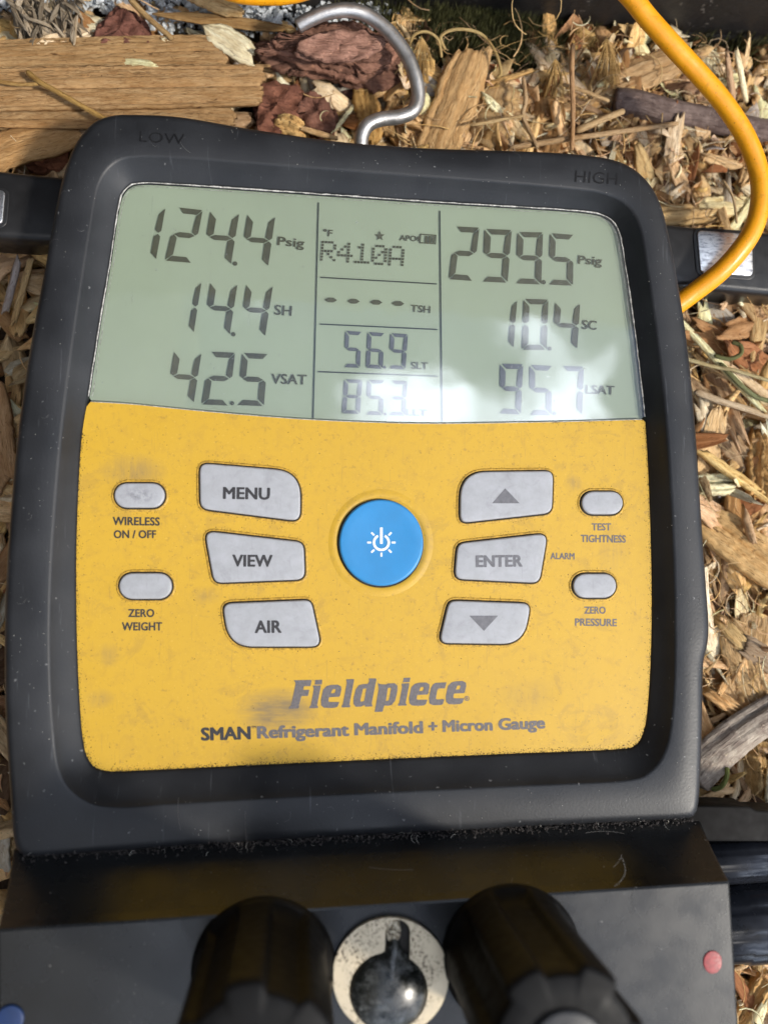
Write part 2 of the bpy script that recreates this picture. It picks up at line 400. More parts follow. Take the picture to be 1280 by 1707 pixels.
def _from_curve(name, cu, depth, mat, parent, mw, bold=0.0):
    tmp = bpy.data.objects.new('tmp', cu); COL.objects.link(tmp)
    bpy.context.view_layer.update()
    me0 = bpy.data.meshes.new_from_object(tmp.evaluated_get(bpy.context.evaluated_depsgraph_get()))
    bpy.data.objects.remove(tmp); bpy.data.curves.remove(cu)
    bm = bmesh.new(); bm.from_mesh(me0); bpy.data.meshes.remove(me0)
    bmesh.ops.remove_doubles(bm, verts=bm.verts, dist=1e-5)
    base = bm.verts[:]; src = bm.faces[:]
    if bold:
        me1 = bpy.data.meshes.new('tmp'); bm.to_mesh(me1)
        for i, (dx, dy) in enumerate(((1, 0), (-1, 0), (.7, .55), (-.7, .55), (.7, -.55), (-.7, -.55), (.4, 0), (-.4, 0))):
            n0 = len(bm.verts); bm.from_mesh(me1); bm.verts.ensure_lookup_table()
            for v in bm.verts[n0:]: v.co.x += dx * bold; v.co.y += dy * bold; v.co.z = 1 + i
        bpy.data.meshes.remove(me1)
    for v in bm.verts:
        k = v.co.z; v.co = Vector(mw(v.co.x, v.co.y)); v.co.z -= k * 2e-6
    r = bmesh.ops.extrude_face_region(bm, geom=bm.faces[:])
    for e in r['geom']:
        if isinstance(e, bmesh.types.BMVert): e.co.z += depth
    bmesh.ops.recalc_face_normals(bm, faces=bm.faces[:])
    me = bpy.data.meshes.new(name); bm.to_mesh(me); bm.free()
    return link(name, me, mat, parent)

def raw_text(body, offset=0.0, shear=0.0, space=1.0):
    cu = bpy.data.curves.new('lettering', 'FONT'); cu.body = body; cu.size = 1; cu.offset = offset; cu.shear = shear
    cu.space_character = space; cu.resolution_u = 3
    tmp = bpy.data.objects.new('tmp', cu); COL.objects.link(tmp); bpy.context.view_layer.update()
    xs = [Vector(v.co) for v in bpy.data.meshes.new_from_object(tmp.evaluated_get(bpy.context.evaluated_depsgraph_get())).vertices]
    bpy.data.objects.remove(tmp)
    return cu, min(v.x for v in xs), max(v.x for v in xs)

CAPH = .727
def text(body, pL, pR, cap, z, mat, parent, name='lettering', bold=.022, depth=.00006, space=1.02, shear=0.0):
    cu, x0, x1 = raw_text(body, 0.0, shear, space); x0 -= bold; x1 += bold
    a = np.array(pL, float); b = np.array(pR, float); u = (b - a) / (x1 - x0); L = np.linalg.norm(b - a)
    up = np.array([(b - a)[1], -(b - a)[0]]) / L * cap / CAPH
    def mw(x, y):
        q = a + u * (x - x0) + up * y
        p = P(q[0], q[1], z); return (p.x, p.y, z)
    return _from_curve(name, cu, depth, mat, parent, mw, bold)

# ================================================================== THE PLACE: ground and wall
def build_ground():
    n = 80; V = []; F = []
    for j in range(n + 1):
        for i in range(n + 1):
            u = (i / n * 2 - 1); v = (j / n * 2 - 1)
            x = 2.0 * np.sign(u) * abs(u) ** 1.8; y = 2.0 * np.sign(v) * abs(v) ** 1.8
            V.append((x, y, -.004 + .002 * math.sin(37 * x + 11 * y) * math.cos(41 * y)))
    for j in range(n):
        for i in range(n): F.append((j * (n + 1) + i, j * (n + 1) + i + 1, (j + 1) * (n + 1) + i + 1, (j + 1) * (n + 1) + i))
    tag(pyd('ground', V, F, 'soil', None, True), kind='structure')
build_ground()

# foot of the dark wall: seen from (640,30) to (1280,98)
WA, WB = P(600, 30, 0), P(1280, 96, 0)
wd = (WB - WA).normalized(); wnrm = Vector((-wd.y, wd.x, 0))      # points away from the gauge
def build_wall():
    a = WA - wd * .75; b = WA + wd * 1.1
    V = []; F = []
    nx, hs = 60, [-.02, 0, .004, .010, .03, .08, .15, .28, .42]
    for k, h in enumerate(hs):
        for i in range(nx + 1):
            p = a.lerp(b, i / nx); off = (.0012 * math.sin(i * 1.7 + k) if h < .1 else 0) - (.002 if h < .006 else 0)
            V.append((p.x + wnrm.x * off, p.y + wnrm.y * off, h))
    for k in range(len(hs) - 1):
        for i in range(nx):
            q = k * (nx + 1) + i; F.append((q, q + 1, q + nx + 2, q + nx + 1))
    base = len(V); top = (len(hs) - 1) * (nx + 1)
    for i in range(nx + 1):
        p = a.lerp(b, i / nx) + wnrm * .30; V.append((p.x, p.y, .42))
    for i in range(nx + 1):
        p = a.lerp(b, i / nx) + wnrm * .30; V.append((p.x, p.y, -.02))
    for i in range(nx):
        F.append((top + i, top + i + 1, base + i + 1, base + i)); F.append((base + i, base + i + 1, base + nx + 2 + i, base + nx + 1 + i))
    F.append(tuple([k * (nx + 1) for k in range(len(hs))] + [base, base + nx + 1]))
    F.append(tuple(reversed([k * (nx + 1) + nx for k in range(len(hs))] + [base + nx, base + 2 * nx + 1])))
    # added unseen return along the left, darkening that side and its reflections
    c0_ = P(-330, 60, 0); sd = -wnrm; t = -wd
    m = len(V); hs2 = [-.02, 0, .03, .1, .4, 1.1]; ny = 20
    for h in hs2:
        for i in range(ny + 1):
            p = c0_ - sd * .40 + sd * (1.3 * i / ny); V.append((p.x, p.y, h))
    for k in range(len(hs2) - 1):
        for i in range(ny):
            q = m + k * (ny + 1) + i; F.append((q, q + 1, q + ny + 2, q + ny + 1))
    m2 = len(V); tp = m + (len(hs2) - 1) * (ny + 1)
    for i in range(ny + 1):
        p = c0_ - sd * .40 + sd * (1.3 * i / ny) + t * .25; V.append((p.x, p.y, 1.1))
    for i in range(ny + 1):
        p = c0_ - sd * .40 + sd * (1.3 * i / ny) + t * .25; V.append((p.x, p.y, -.02))
    for i in range(ny):
        F.append((tp + i, tp + i + 1, m2 + i + 1, m2 + i)); F.append((m2 + i, m2 + i + 1, m2 + ny + 2 + i, m2 + ny + 1 + i))
    F.append(tuple([m + k * (ny + 1) + ny for k in range(len(hs2))] + [m2 + ny, m2 + 2 * ny + 1]))
    o = pyd('black_wall', V, F, 'wall')
    tag(o, 'black speckled low wall along the top edge behind the mulch', 'wall')
build_wall()

# ================================================================== wood chips
QF = {}
def chip_faces(nu, nv):
    if (nu, nv) in QF: return QF[(nu, nv)]
    F = []; T = nu * nv
    for i in range(nu - 1):
        for j in range(nv - 1):
            a = i * nv + j; F.append((a, a + nv, a + nv + 1, a + 1)); F.append((T + a, T + a + 1, T + a + nv + 1, T + a + nv))
    for i in range(nu - 1):
        a = i * nv; F.append((a, T + a, T + a + nv, a + nv)); a = i * nv + nv - 1; F.append((a, a + nv, T + a + nv, T + a))
    for j in range(nv - 1):
        F.append((j, j + 1, T + j + 1, T + j)); a = (nu - 1) * nv + j; F.append((a, T + a, T + a + 1, a + 1))
    QF[(nu, nv)] = np.array(F, np.int32); return QF[(nu, nv)]

def chip(L, W, T, nu, nv, r, t0=.8, t1=.8, jag=.08, bend=0.0, curl=0.0, ridge=.25, twist=0.0, side=.12, rib=0.0, split=0.0):
    """one piece of split wood: length along x, broken ends, ridged faces. returns V, grain"""
    u = np.linspace(0, 1, nu)[:, None]; v = np.linspace(-1, 1, nv)[None, :]
    e0 = np.cumsum(r.normal(0, jag * .5, nv)); e1 = np.cumsum(r.normal(0, jag * .5, nv)); e0 -= e0.mean(); e1 -= e1.mean()
    e0 += r.normal(0, jag * .35, nv); e1 += r.normal(0, jag * .35, nv)
    X = (u - .5) + e0[None, :] * (1 - u) ** 3 + e1[None, :] * u ** 3
    wprof = np.minimum(1, t0 + (1 - t0) * np.sin(np.clip(u * 3, 0, 1) * np.pi / 2)) * np.minimum(1, t1 + (1 - t1) * np.sin(np.clip((1 - u) * 3, 0, 1) * np.pi / 2))
    sn = np.cumsum(r.normal(0, side * .35, (nu, 1)), 0); sn -= np.linspace(0, 1, nu)[:, None] * sn[-1]
    sn2 = r.normal(0, side * .3, (nu, 1))
    Y = v * .5 * wprof * (1 + sn2) + sn * .3
    rj = r.normal(0, ridge, nv)[None, :]; rj2 = r.normal(0, ridge * .35, (nu, nv))
    if rib: rj2 = rj2 + rib * np.sin(u * nu * 1.1 + v * 1.5)
    lens = 1 - .55 * np.abs(v) ** 2.2
    Zt = T * (.5 * lens + rj * .5 + rj2 * .5) * (1 - .35 * np.abs(2 * u - 1) ** 4)
    Zb = -T * (.5 * lens + r.normal(0, ridge * .3, nv)[None, :]) * (1 - .35 * np.abs(2 * u - 1) ** 4)
    if split:
        k = nv // 2 + int(r.integers(-1, 2)); Zt[:, k] -= T * split
    def fin(X, Y, Z):
        x = X * L; y = Y * W; z = Z + curl * W * (2 * y / W) ** 2 * .25 + bend * L * (1 - (2 * X) ** 2) * .25
        if twist:
            a = twist * X; y, z = y * np.cos(a) - z * np.sin(a), y * np.sin(a) + z * np.cos(a)
        return np.stack([x, y, z], -1).reshape(-1, 3)
    V = np.concatenate([fin(X, Y, Zt), fin(X, Y, Zb)])
    G = V.copy(); G[:, 1] = np.concatenate([(v * .5 * np.ones_like(u)).ravel() * W] * 2)
    G += r.uniform(-3, 3, 3); return V, G

def quads_mesh(name, V, F, G, C):
    me = bpy.data.meshes.new(name); nf = len(F)
    me.vertices.add(len(V)); me.vertices.foreach_set('co', np.asarray(V, np.float32).ravel())
    me.loops.add(nf * 4); me.loops.foreach_set('vertex_index', np.asarray(F, np.int32).ravel())
    me.polygons.add(nf); me.polygons.foreach_set('loop_start', np.arange(0, nf * 4, 4, dtype=np.int32))
    me.polygons.foreach_set('loop_total', np.full(nf, 4, np.int32)); me.update(calc_edges=True)
    a = me.attributes.new('grain', 'FLOAT_VECTOR', 'POINT'); a.data.foreach_set('vector', np.asarray(G, np.float32).ravel())
    c = me.attributes.new('tint', 'FLOAT_COLOR', 'POINT'); cc = np.ones((len(V), 4), np.float32); cc[:, :3] = C; c.data.foreach_set('color', cc.ravel())
    me.validate(); return me

PAL = dict(tan=(.74, .51, .28), gold=(.76, .50, .22), pale=(.87, .70, .47), brown=(.36, .20, .09), dull=(.52, .36, .20), grey=(.48, .43, .36),
           dark=(.10, .055, .03), rust=(.30, .13, .055))
def tintof(r, key=None):
    k = key or r.choice(['tan', 'gold', 'pale', 'brown', 'dull', 'grey', 'rust', 'dark'], p=[.28, .18, .26, .08, .10, .05, .03, .02])
    return np.clip(np.array(PAL[str(k)]) * r.uniform(.85, 1.28) * np.array([1, r.uniform(.97, 1.06), r.uniform(.9, 1.15)]), 0, .9)

def rotm(yaw, pitch, roll):
    return np.array((Matrix.Rotation(yaw, 3, 'Z') @ Matrix.Rotation(pitch, 3, 'Y') @ Matrix.Rotation(roll, 3, 'X')))

def place_piece(name, p0, p1, wpx, z0, z1, T, key, label, cat, seed, mat='wood', nu=22, nv=13, group=None, **k):
    """a piece lying from one place to another"""
    a, b = P(*p0, z0), P(*p1, z1); d = b - a; L = d.length; mpp = (CAM_H - (z0 + z1) / 2) / FPX
    r = np.random.default_rng(seed)
    V, G = chip(L, wpx * mpp, T, nu, nv, r, **k)
    yaw = math.atan2(d.y, d.x); pitch = -math.asin(d.z / L)
    me = quads_mesh(name, V, chip_faces(nu, nv), G, tintof(r, key) if isinstance(key, str) else key)
    o = link(name, me, mat); o.location = (a + b) / 2; o.rotation_euler = (k.get('roll', 0), 0, 0)
    o.rotation_mode = 'QUATERNION'; o.rotation_quaternion = Matrix.Rotation(yaw, 3, 'Z').to_quaternion() @ Matrix.Rotation(pitch, 3, 'Y').to_quaternion()
    return tag(o, label, cat, group)

# outline of the gauge housing (photo pixels), used for the body and to keep the mulch out of it
OUT = [(215,192),(300,196),(420,216),(560,236),(700,247),(850,252),(960,258),(1030,270),(1073,298),(1099,340),(1115,400),(1130,480),(1145,580),(1157,700),(1167,850),
       (1176,980),(1180,1040),(1178,1075),(1171,1110),(1169,1200),(1166,1290),(1163,1335),(1158,1356),(1146,1364),(1100,1367),(900,1377),(640,1391),(400,1404),(200,1418),(70,1427),(36,1424),(24,1400),
       (18,1330),(10,1200),(8,1080),(11,960),(18,850),(33,700),(54,560),(75,450),(93,350),(107,290),(125,243),(153,208),(182,195)]
ZRIM, ZPAN = .044, .038
out_xy = w2(catmull(OUT, 8), ZRIM - .003)
def in_poly(x, y, poly):
    inside = False; n = len(poly); j = n - 1
    for i in range(n):
        xi, yi = poly[i]; xj, yj = poly[j]
        if (yi > y) != (yj > y) and x < (xj - xi) * (y - yi) / (yj - yi) + xi: inside = not inside
        j = i
    return inside
core = out_xy[::6]; core = core + (core.mean(0) - core) * .09
BLK = [P(30, 1400, .03), P(1160, 1400, .03), P(1235, 1900, .03), P(-60, 1900, .03)]
BLK = [(p.x, p.y) for p in BLK]

# hand placed pieces ------------------------------------------------
WP = place_piece
WP('wood_plank', (-90, 104), (372, 88), 66, .013, .014, .004, (.40, .26, .125), 'long tan split plank, uppermost of the three at the left edge', 'wood plank', 1, nu=70, nv=27, t0=1, t1=.9, jag=.010, ridge=.17, side=.03, split=.7)
WP('wood_plank', (-90, 150), (437, 141), 76, .015, .016, .0045, (.44, .285, .14), 'widest tan split plank, reaching furthest right towards the bark', 'wood plank', 2, nu=70, nv=29, t0=1, t1=.95, jag=.012, ridge=.17, side=.03, split=.6)
WP('wood_plank', (-90, 190), (386, 193), 52, .012, .013, .004, (.38, .25, .125), 'lowest tan plank of the three, its right end over the housing edge', 'wood plank', 3, nu=70, nv=23, t0=1, t1=.8, jag=.012, ridge=.25, side=.05, split=.9)
WP('wood_chip', (-60, 268), (132, 218), 62, .013, .014, .004, (.50, .31, .14), 'golden brown wood chip at the left edge just above the black bar', 'wood chip', 4, nu=24, nv=13, t1=.6, jag=.02, ridge=.18)
WP('wood_splinter', (-20, 205), (240, 210), 14, .018, .016, .0015, (.42, .25, .11), 'thin splinter lying below the lowest tan plank', 'splinter', 41, nu=20, nv=5, t1=.3)
WP('wood_chip', (343, 45), (424, 98), 44, .014, .016, .003, 'pale', 'pale pointed wood chip between the planks and the layered bark', 'wood chip', 5, t0=.15, t1=.7, ridge=.15)
WP('wood_chip', (312, -12), (402, 18), 30, .016, .016, .003, 'tan', 'pale tan wood chip at the top edge beside the yellow hose', 'wood chip', 51, t1=.5)
WP('leaf_strip', (262, 22), (480, 48), 20, .014, .013, .0012, (.36, .23, .10), 'long curled tan leaf strip ending at the hook tip', 'leaf strip', 52, t0=.4, t1=.5, curl=.4, nv=7)
WP('wood_chip', (608, 150), (620, 232), 44, .008, .010, .005, (.55, .34, .12), 'orange tan wood chip standing inside the lower bend of the hook', 'wood chip', 6, t0=.9, t1=.9, ridge=.3)
WP('wood_chip', (680, 150), (640, 222), 40, .006, .008, .004, (.46, .31, .15), 'rounded tan wood chip partly behind the hook', 'wood chip', 61, ridge=.2)
WP('wood_chip', (722, 262), (790, 84), 78, .012, .016, .006, (.56, .37, .18), 'large pale tan wood chip standing upright right of the hook', 'wood chip', 7, nu=26, nv=15, t0=.9, t1=.75, jag=.03, ridge=.22, side=.08)
WP('husk', (812, 245), (842, 142), 78, .011, .012, .005, (.50, .35, .18), 'ribbed curved husk leaning on the large upright chip', 'husk', 8, nu=28, nv=13, t0=.6, t1=.75, curl=-.6, ridge=.05, rib=.28, jag=.02)
WP('wood_chip', (905, 260), (920, 168), 58, .009, .012, .005, (.36, .21, .09), 'shaded brown wood chip below the moss', 'wood chip', 9)
WP('wood_chip', (925, 175), (1128, 98), 58, .010, .013, .005, (.54, .37, .20), 'broad pale wood chip running up to the right behind the dark twig', 'wood chip', 10, nu=28, nv=15, t0=.5, ridge=.2, jag=.03)
WP('wood_chip', (1140, 130), (1190, 150), 60, .010, .012, .006, (.42, .27, .17), 'pinkish wood chip directly under the yellow hose', 'wood chip', 101)
WP('wood_chip', (1180, 78), (1182, 130), 36, .010, .012, .003, 'pale', 'thin pale chip leaning on the black wall right of the hose', 'wood chip', 102, bend=.2)
WP('wood_splinter', (1222, 175), (1212, 88), 12, .012, .024, .002, 'dull', 'twisted fibrous splinter sticking up at the top right', 'splinter', 103, nv=5, twist=1.5)
WP('wood_splinter', (1244, 170), (1228, 84), 10, .012, .026, .002, 'pale', 'narrow pale splinter bent at its tip by the top right wall', 'splinter', 104, nv=5, twist=-1.5)
WP('wood_chip', (1160, 347), (1248, 343), 38, .013, .014, .004, 'pale', 'straight pale wood chip inside the bend of the yellow hose', 'wood chip', 11, jag=.03)
WP('wood_chip', (1180, 492), (1215, 575), 50, .010, .010, .005, (.40, .27, .16), 'cracked brown wood chip just below the chrome plate', 'wood chip', 12)
WP('wood_chip', (1225, 490), (1290, 520), 50, .012, .013, .004, (.50, .32, .17), 'ragged tan wood chip at the right edge below the black bar', 'wood chip', 121, jag=.15, ridge=.4)
WP('wood_splinter', (1120, 520), (1290, 705), 13, .018, .019, .0018, 'pale', 'long pale splinter slanting across the mulch below the hose end', 'splinter', 13, nv=5, t1=.5)
WP('wood_splinter', (1200, 600), (1290, 668), 16, .016, .017, .002, 'pale', 'flat pale splinter at the right edge above the green stem', 'splinter', 131, nv=5)
WP('wood_chip', (1150, 640), (1240, 772), 46, .012, .014, .005, (.50, .36, .22), 'coarse fibrous wood chip pointing down to the right', 'wood chip', 14, ridge=.45, jag=.1)
WP('wood_chip', (1260, 722), (1266, 828), 50, .013, .016, .008, (.60, .37, .15), 'golden rough wood chip standing upright at the right edge', 'wood chip', 15, nv=15, ridge=.3, t0=.5, t1=.8)
WP('wood_splinter', (1168, 752), (1295, 842), 17, .017, .018, .003, 'gold', 'golden square splinter crossing to the right edge', 'splinter', 16, nv=7, ridge=.3)
WP('wood_chip', (1160, 808), (1224, 806), 38, .014, .015, .005, 'pale', 'pale blocky wood chip against the housing with a dark crack', 'wood chip', 17, jag=.03, split=.6)
WP('wood_chip', (1172, 862), (1310, 968), 72, .015, .018, .007, (.66, .44, .20), 'largest sunlit yellow wood chip at the right edge', 'wood chip', 18, nu=30, nv=17, t0=.8, ridge=.2, jag=.03, split=.5, side=.05)
WP('wood_splinter', (1238, 845), (1256, 905), 14, .02, .022, .003, 'tan', 'small pointed splinter above the largest yellow chip', 'splinter', 181, nv=5, t0=.2)
WP('wood_chip', (1212, 1032), (1262, 1185), 56, .013, .015, .005, (.60, .42, .22), 'fan shaped pale wood chip with long cracks', 'wood chip', 19, nu=28, nv=15, t0=.25, t1=.9, ridge=.35, jag=.06)
WP('wood_chip', (1240, 1075), (1310, 1120), 40, .017, .016, .003, (.38, .29, .20), 'greyish flat chip over the right of the fan shaped chip', 'wood chip', 191)
WP('wood_chip', (1178, 1150), (1240, 1200), 26, .014, .013, .004, 'gold', 'curled golden chip beside the housing edge', 'wood chip', 192, bend=.4)
WP('wood_chip', (1252, 1232), (1262, 1322), 42, .010, .013, .008, (.62, .43, .20), 'upright yellow wood chip below the weathered twig', 'wood chip', 20, ridge=.3)
WP('wood_chip', (1232, 1715), (1278, 1640), 46, .010, .012, .006, (.62, .40, .17), 'sunlit wood chip in the bottom right corner', 'wood chip', 21)
WP('wood_chip', (-10, 640), (12, 800), 46, .010, .010, .005, (.50, .30, .15), 'smooth shaded brown chip at the left edge', 'wood chip', 22, ridge=.08)
WP('wood_splinter', (8, 520), (32, 430), 12, .012, .013, .002, 'grey', 'grey splinter in the shade under the left end of the bar', 'splinter', 23, nv=5)
WP('wood_splinter', (22, 540), (52, 430), 11, .012, .013, .002, 'tan', 'brown splinter beside the grey one under the left bar', 'splinter', 24, nv=5)

def bark_piece(name, pts, z, T, layers, col, label, seed, step=(0, 2), jagpx=3):
    """bark built of stacked ragged plates"""
    r = np.random.default_rng(seed); V = []; F = []; G = []; C = []
    for L in range(layers):
        base_ = np.array(pts, float); cc_ = base_.mean(0); amp = 2.2 * jagpx if L else jagpx
        base_ = base_ + r.normal(0, amp * .8, base_.shape)
        pp = catmull(base_, 10) + np.array(step) * L * -1
        c = pp.mean(0); pp = c + (pp - c) * (1.0 - .035 * L - (.05 if L == layers - 1 else 0)) + r.normal(0, jagpx * .3, pp.shape)
        zz = z + T * L; n = len(pp)
        b = len(V); xy = w2(pp, zz); cen = xy.mean(0); tilt = r.normal(0, .035, 2)
        def hh(q): return float((q - cen) @ tilt) + T * .5 * math.sin(q[0] * 900 + L) * math.sin(q[1] * 700 + 2 * L)
        for q in xy: V.append((q[0], q[1], zz - T * .6 + hh(q)))
        for s, h in ((1, .25), (.93, .38), (.75, .42), (.55, .42), (.3, .45), (.02, .45)):
            for q in xy:
                w_ = cen + (q - cen) * s; V.append((w_[0], w_[1], zz + T * h + hh(w_) + r.normal(0, T * .06)))
        for i in range(6):
            for j in range(n):
                k = (j + 1) % n; F.append((b + i * n + j, b + i * n + k, b + (i + 1) * n + k, b + (i + 1) * n + j))
        C += [np.array(col) * r.uniform(.7, 1.25)] * (n * 7)
    V = np.array(V); ar = F
    c0 = V.mean(0); me = quads_mesh(name, V - c0, np.array(F), V + r.uniform(-1, 1, 3), np.array(C))
    o = link(name, me, 'bark'); o.location = c0; return tag(o, label, 'bark')
bark_piece('bark_piece', [(428,82),(480,68),(540,52),(600,58),(650,75),(686,92),(684,118),(640,140),(600,150),(540,130),(480,118),(432,105)], .010, .0016, 9, (.30, .155, .105),
           'layered purple brown bark slab under the hook', 31, step=(1, 3.0), jagpx=4)
bark_piece('bark_piece', [(540,52),(600,50),(645,74),(600,98),(540,102),(492,84)], .0255, .0015, 2, (.36, .20, .145), 'smooth top flake resting on the layered bark slab', 32, jagpx=3)
bark_piece('bark_piece', [(148,80),(168,40),(200,10),(232,30),(250,78),(200,82)], .008, .0025, 3, (.20, .085, .06), 'dark red triangular bark piece at the top left', 33, jagpx=3)
bark_piece('bark_piece', [(428,142),(492,146),(508,180),(500,222),(440,220),(424,180)], .006, .003, 3, (.25, .105, .065), 'red brown square bark block left under the layered slab', 34)
bark_piece('bark_piece', [(502,155),(542,162),(560,200),(556,226),(518,226),(500,190)], .006, .003, 3, (.27, .125, .085), 'knotted red brown bark block in the middle below the slab', 35)
bark_piece('bark_piece', [(560,130),(640,140),(630,162),(570,168)], .004, .002, 2, (.09, .04, .03), 'dark bark scrap in shadow under the slab', 36)
bark_piece('bark_piece', [(50,268),(105,250),(112,282),(60,290)], .006, .002, 2, (.20, .075, .035), 'small rusty bark scrap above the left end of the black bar', 37)
WP('wood_chip', (462, 205), (505, 216), 30, .012, .014, .006, 'gold', 'small golden wood block in front of the red bark blocks', 'wood chip', 38)
WP('wood_splinter', (500, 212), (560, 230), 9, .016, .016, .002, 'tan', 'short splinter beside the small golden wood block', 'splinter', 39, nv=5)

def tube(path, rad, sides=12, cap=True):
    path = [Vector(p) for p in path]; n = len(path); rad = rad if hasattr(rad, '__len__') else [rad] * n
    V = []; F = []; t0 = (path[1] - path[0]).normalized(); ref = Vector((0, 0, 1)) if abs(t0.z) < .9 else Vector((1, 0, 0)); nrm = t0.cross(ref).normalized()
    for i in range(n):
        t = (path[min(i + 1, n - 1)] - path[max(i - 1, 0)]).normalized()
        nrm = (nrm - t * nrm.dot(t)).normalized(); bn = t.cross(nrm)
        for k in range(sides):
            a = 2 * math.pi * k / sides; V.append(path[i] + (nrm * math.cos(a) + bn * math.sin(a)) * rad[i])
    for i in range(n - 1):
        for k in range(sides):
            m = (k + 1) % sides; F.append((i * sides + k, i * sides + m, (i + 1) * sides + m, (i + 1) * sides + k))
    if cap: F.append(tuple(reversed(range(sides)))); F.append(tuple(range((n - 1) * sides, n * sides)))
    return V, F

def twig(name, pts, rpx, col, label, seed, sides=18, mat='bark', sub=8, cat='twig', rough=.10, taper=.85):
    r = np.random.default_rng(seed)
    pp = catmull([P(x, y, z) for x, y, z in pts], sub, False); n = len(pp)
    pp = pp + r.normal(0, rpx * 2e-4 * .002, pp.shape)
    rad = np.array([rpx * 2e-4 * (1 - (1 - taper) * i / n) for i in range(n)]); rad[0] *= .5; rad[1] *= .82; rad[2] *= .95; rad[-1] *= .7
    V, F = tube(pp, list(rad), sides)
    V = np.array(V); ax = np.repeat(pp, sides, 0); k = 1 + r.normal(0, rough * .6, (1, sides)).repeat(n, 0).ravel() + r.normal(0, rough * .5, n * sides)
    sd_ = r.normal(0, rough * 1.3, sides); sd_ = (sd_ + np.roll(sd_, 1)) / 1.6; ph_ = r.uniform(0, 6.28, sides)
    kk = 1 + sd_[None, :] * (1 + .5 * np.sin(np.arange(n)[:, None] * .12 + ph_[None, :])) ; k = .85 * kk.ravel() + .15 * k
    V = ax + (V - ax) * k[:, None]
    s = np.concatenate([[0], np.cumsum(np.linalg.norm(np.diff(pp, axis=0), axis=1))]).repeat(sides)
    ang = np.tile(np.arange(sides), n) / sides * 2 * np.pi
    G = np.stack([s, np.abs(ang - np.pi) * rpx * 2e-4, np.zeros_like(s)], 1) + r.uniform(-1, 1, 3)
    F4 = [f for f in F if len(f) == 4]; c_ = len(V)                # close both ends
    V = np.vstack([V, pp[0] - (pp[1] - pp[0]) * .3, pp[-1]]); G = np.vstack([G, G[0], G[-1]])
    for q in range(0, sides, 2):
        F4.append((c_, (q + 2) % sides, (q + 1) % sides, q)); e_ = (n - 1) * sides; F4.append((c_ + 1, e_ + q, e_ + (q + 1) % sides, e_ + (q + 2) % sides))
    c0 = V.mean(0)
    me = quads_mesh(name, V - c0, np.array(F4), G, np.array(col))
    o = link(name, me, mat, None, True); o.location = c0; return tag(o, label, cat)
twig('twig', [(1022,168,.013),(1060,172,.014),(1110,185,.014),(1165,196,.013),(1240,212,.013),(1300,222,.012)], 23, (.21, .155, .135), 'thick dark purple brown twig with a rounded end at the top right', 50, rough=.055, sides=30, sub=14)
twig('twig', [(1150,1300,.015),(1185,1262,.016),(1235,1222,.017),(1300,1180,.018)], 29, (.50, .43, .35), 'weathered grey twig slanting across the lower right mulch', 51, rough=.13, sides=30, sub=14)
twig('twig', [(1212,1270,.012),(1240,1312,.013),(1268,1358,.013)], 6, (.40, .27, .16), 'straight thin brown stalk below the weathered twig', 52, mat='wood', sides=8)
twig('dry_stem', [(45,118,.021),(66,136,.022),(95,152,.022),(140,178,.021),(184,202,.019)], 4.6, (.42, .27, .09), 'forked straw coloured stem across the left planks', 53, mat='wood', sides=8, cat='stem', rough=.03)
twig('dry_stem', [(-20,132,.021),(30,140,.021),(66,139,.0215)], 3.6, (.42, .27, .10), 'side branch of straw stem at the left edge of the planks', 54, mat='wood', sides=8, cat='stem', rough=.03)
twig('dry_stem', [(215,-5,.017),(240,22,.017),(288,64,.016)], 5.5, (.42, .29, .14), 'straw stem above the planks beside the dark red bark', 55, mat='wood', sides=8, cat='stem', rough=.03)
twig('dry_stem', [(955,72,.024),(953,120,.023),(955,180,.022),(953,250,.021)], 4.5, (.48, .30, .16), 'upright reddish straw stem right of the moss', 56, mat='wood', sides=8, cat='stem', rough=.05)
twig('dry_stem', [(872,128,.02),(876,165,.021),(872,192,.021),(884,220,.02),(896,246,.02)], 3.8, (.50, .35, .20), 'kinked straw stem in front of the ribbed husk', 57, mat='wood', sides=8, cat='stem', rough=.05)
twig('dry_stem', [(784,208,.021),(830,200,.021),(872,192,.0215)], 3.0, (.52, .38, .2), 'thin straw crossing the ribbed husk', 58, mat='wood', sides=6, cat='stem', rough=.03)
twig('dry_stem', [(850,246,.018),(940,232,.019),(1040,218,.020),(1130,205,.020)], 5, (.50, .35, .2), 'long straw stem just above the housing top edge', 59, mat='wood', sides=8, cat='stem', rough=.04)
twig('dry_stem', [(960,218,.018),(1000,200,.019),(1040,184,.019)], 6, (.50, .36, .2), 'short thick straw under the dark twig end', 60, mat='wood', sides=8, cat='stem', rough=.04)
twig('dry_stem', [(938,140,.02),(975,152,.02),(1015,168,.019)], 3.6, (.52, .37, .2), 'thin straw leading to the end of the dark twig', 61, mat='wood', sides=8, cat='stem', rough=.04)
twig('dry_stem', [(742,82,.018),(735,60,.02),(760,48,.022),(800,55,.022),(825,85,.021),(835,120,.020),(828,128,.019)], 3, (.48, .36, .16), 'looped dry tendril in front of the moss', 62, mat='wood', sides=6, cat='stem', rough=.03)
twig('dry_stem', [(682,80,.018),(690,58,.02),(710,52,.021),(730,65,.020),(736,95,.018)], 2.6, (.48, .36, .16), 'small looped tendril beside the hook', 63, mat='wood', sides=6, cat='stem', rough=.03)
twig('dry_stem', [(1136,596,.020),(1165,604,.021),(1195,612,.021),(1228,618,.022),(1300,640,.022)], 3.6, (.48, .42, .24), 'pale stem curving from the housing towards the right edge', 64, mat='wood', sides=8, cat='stem', rough=.03)
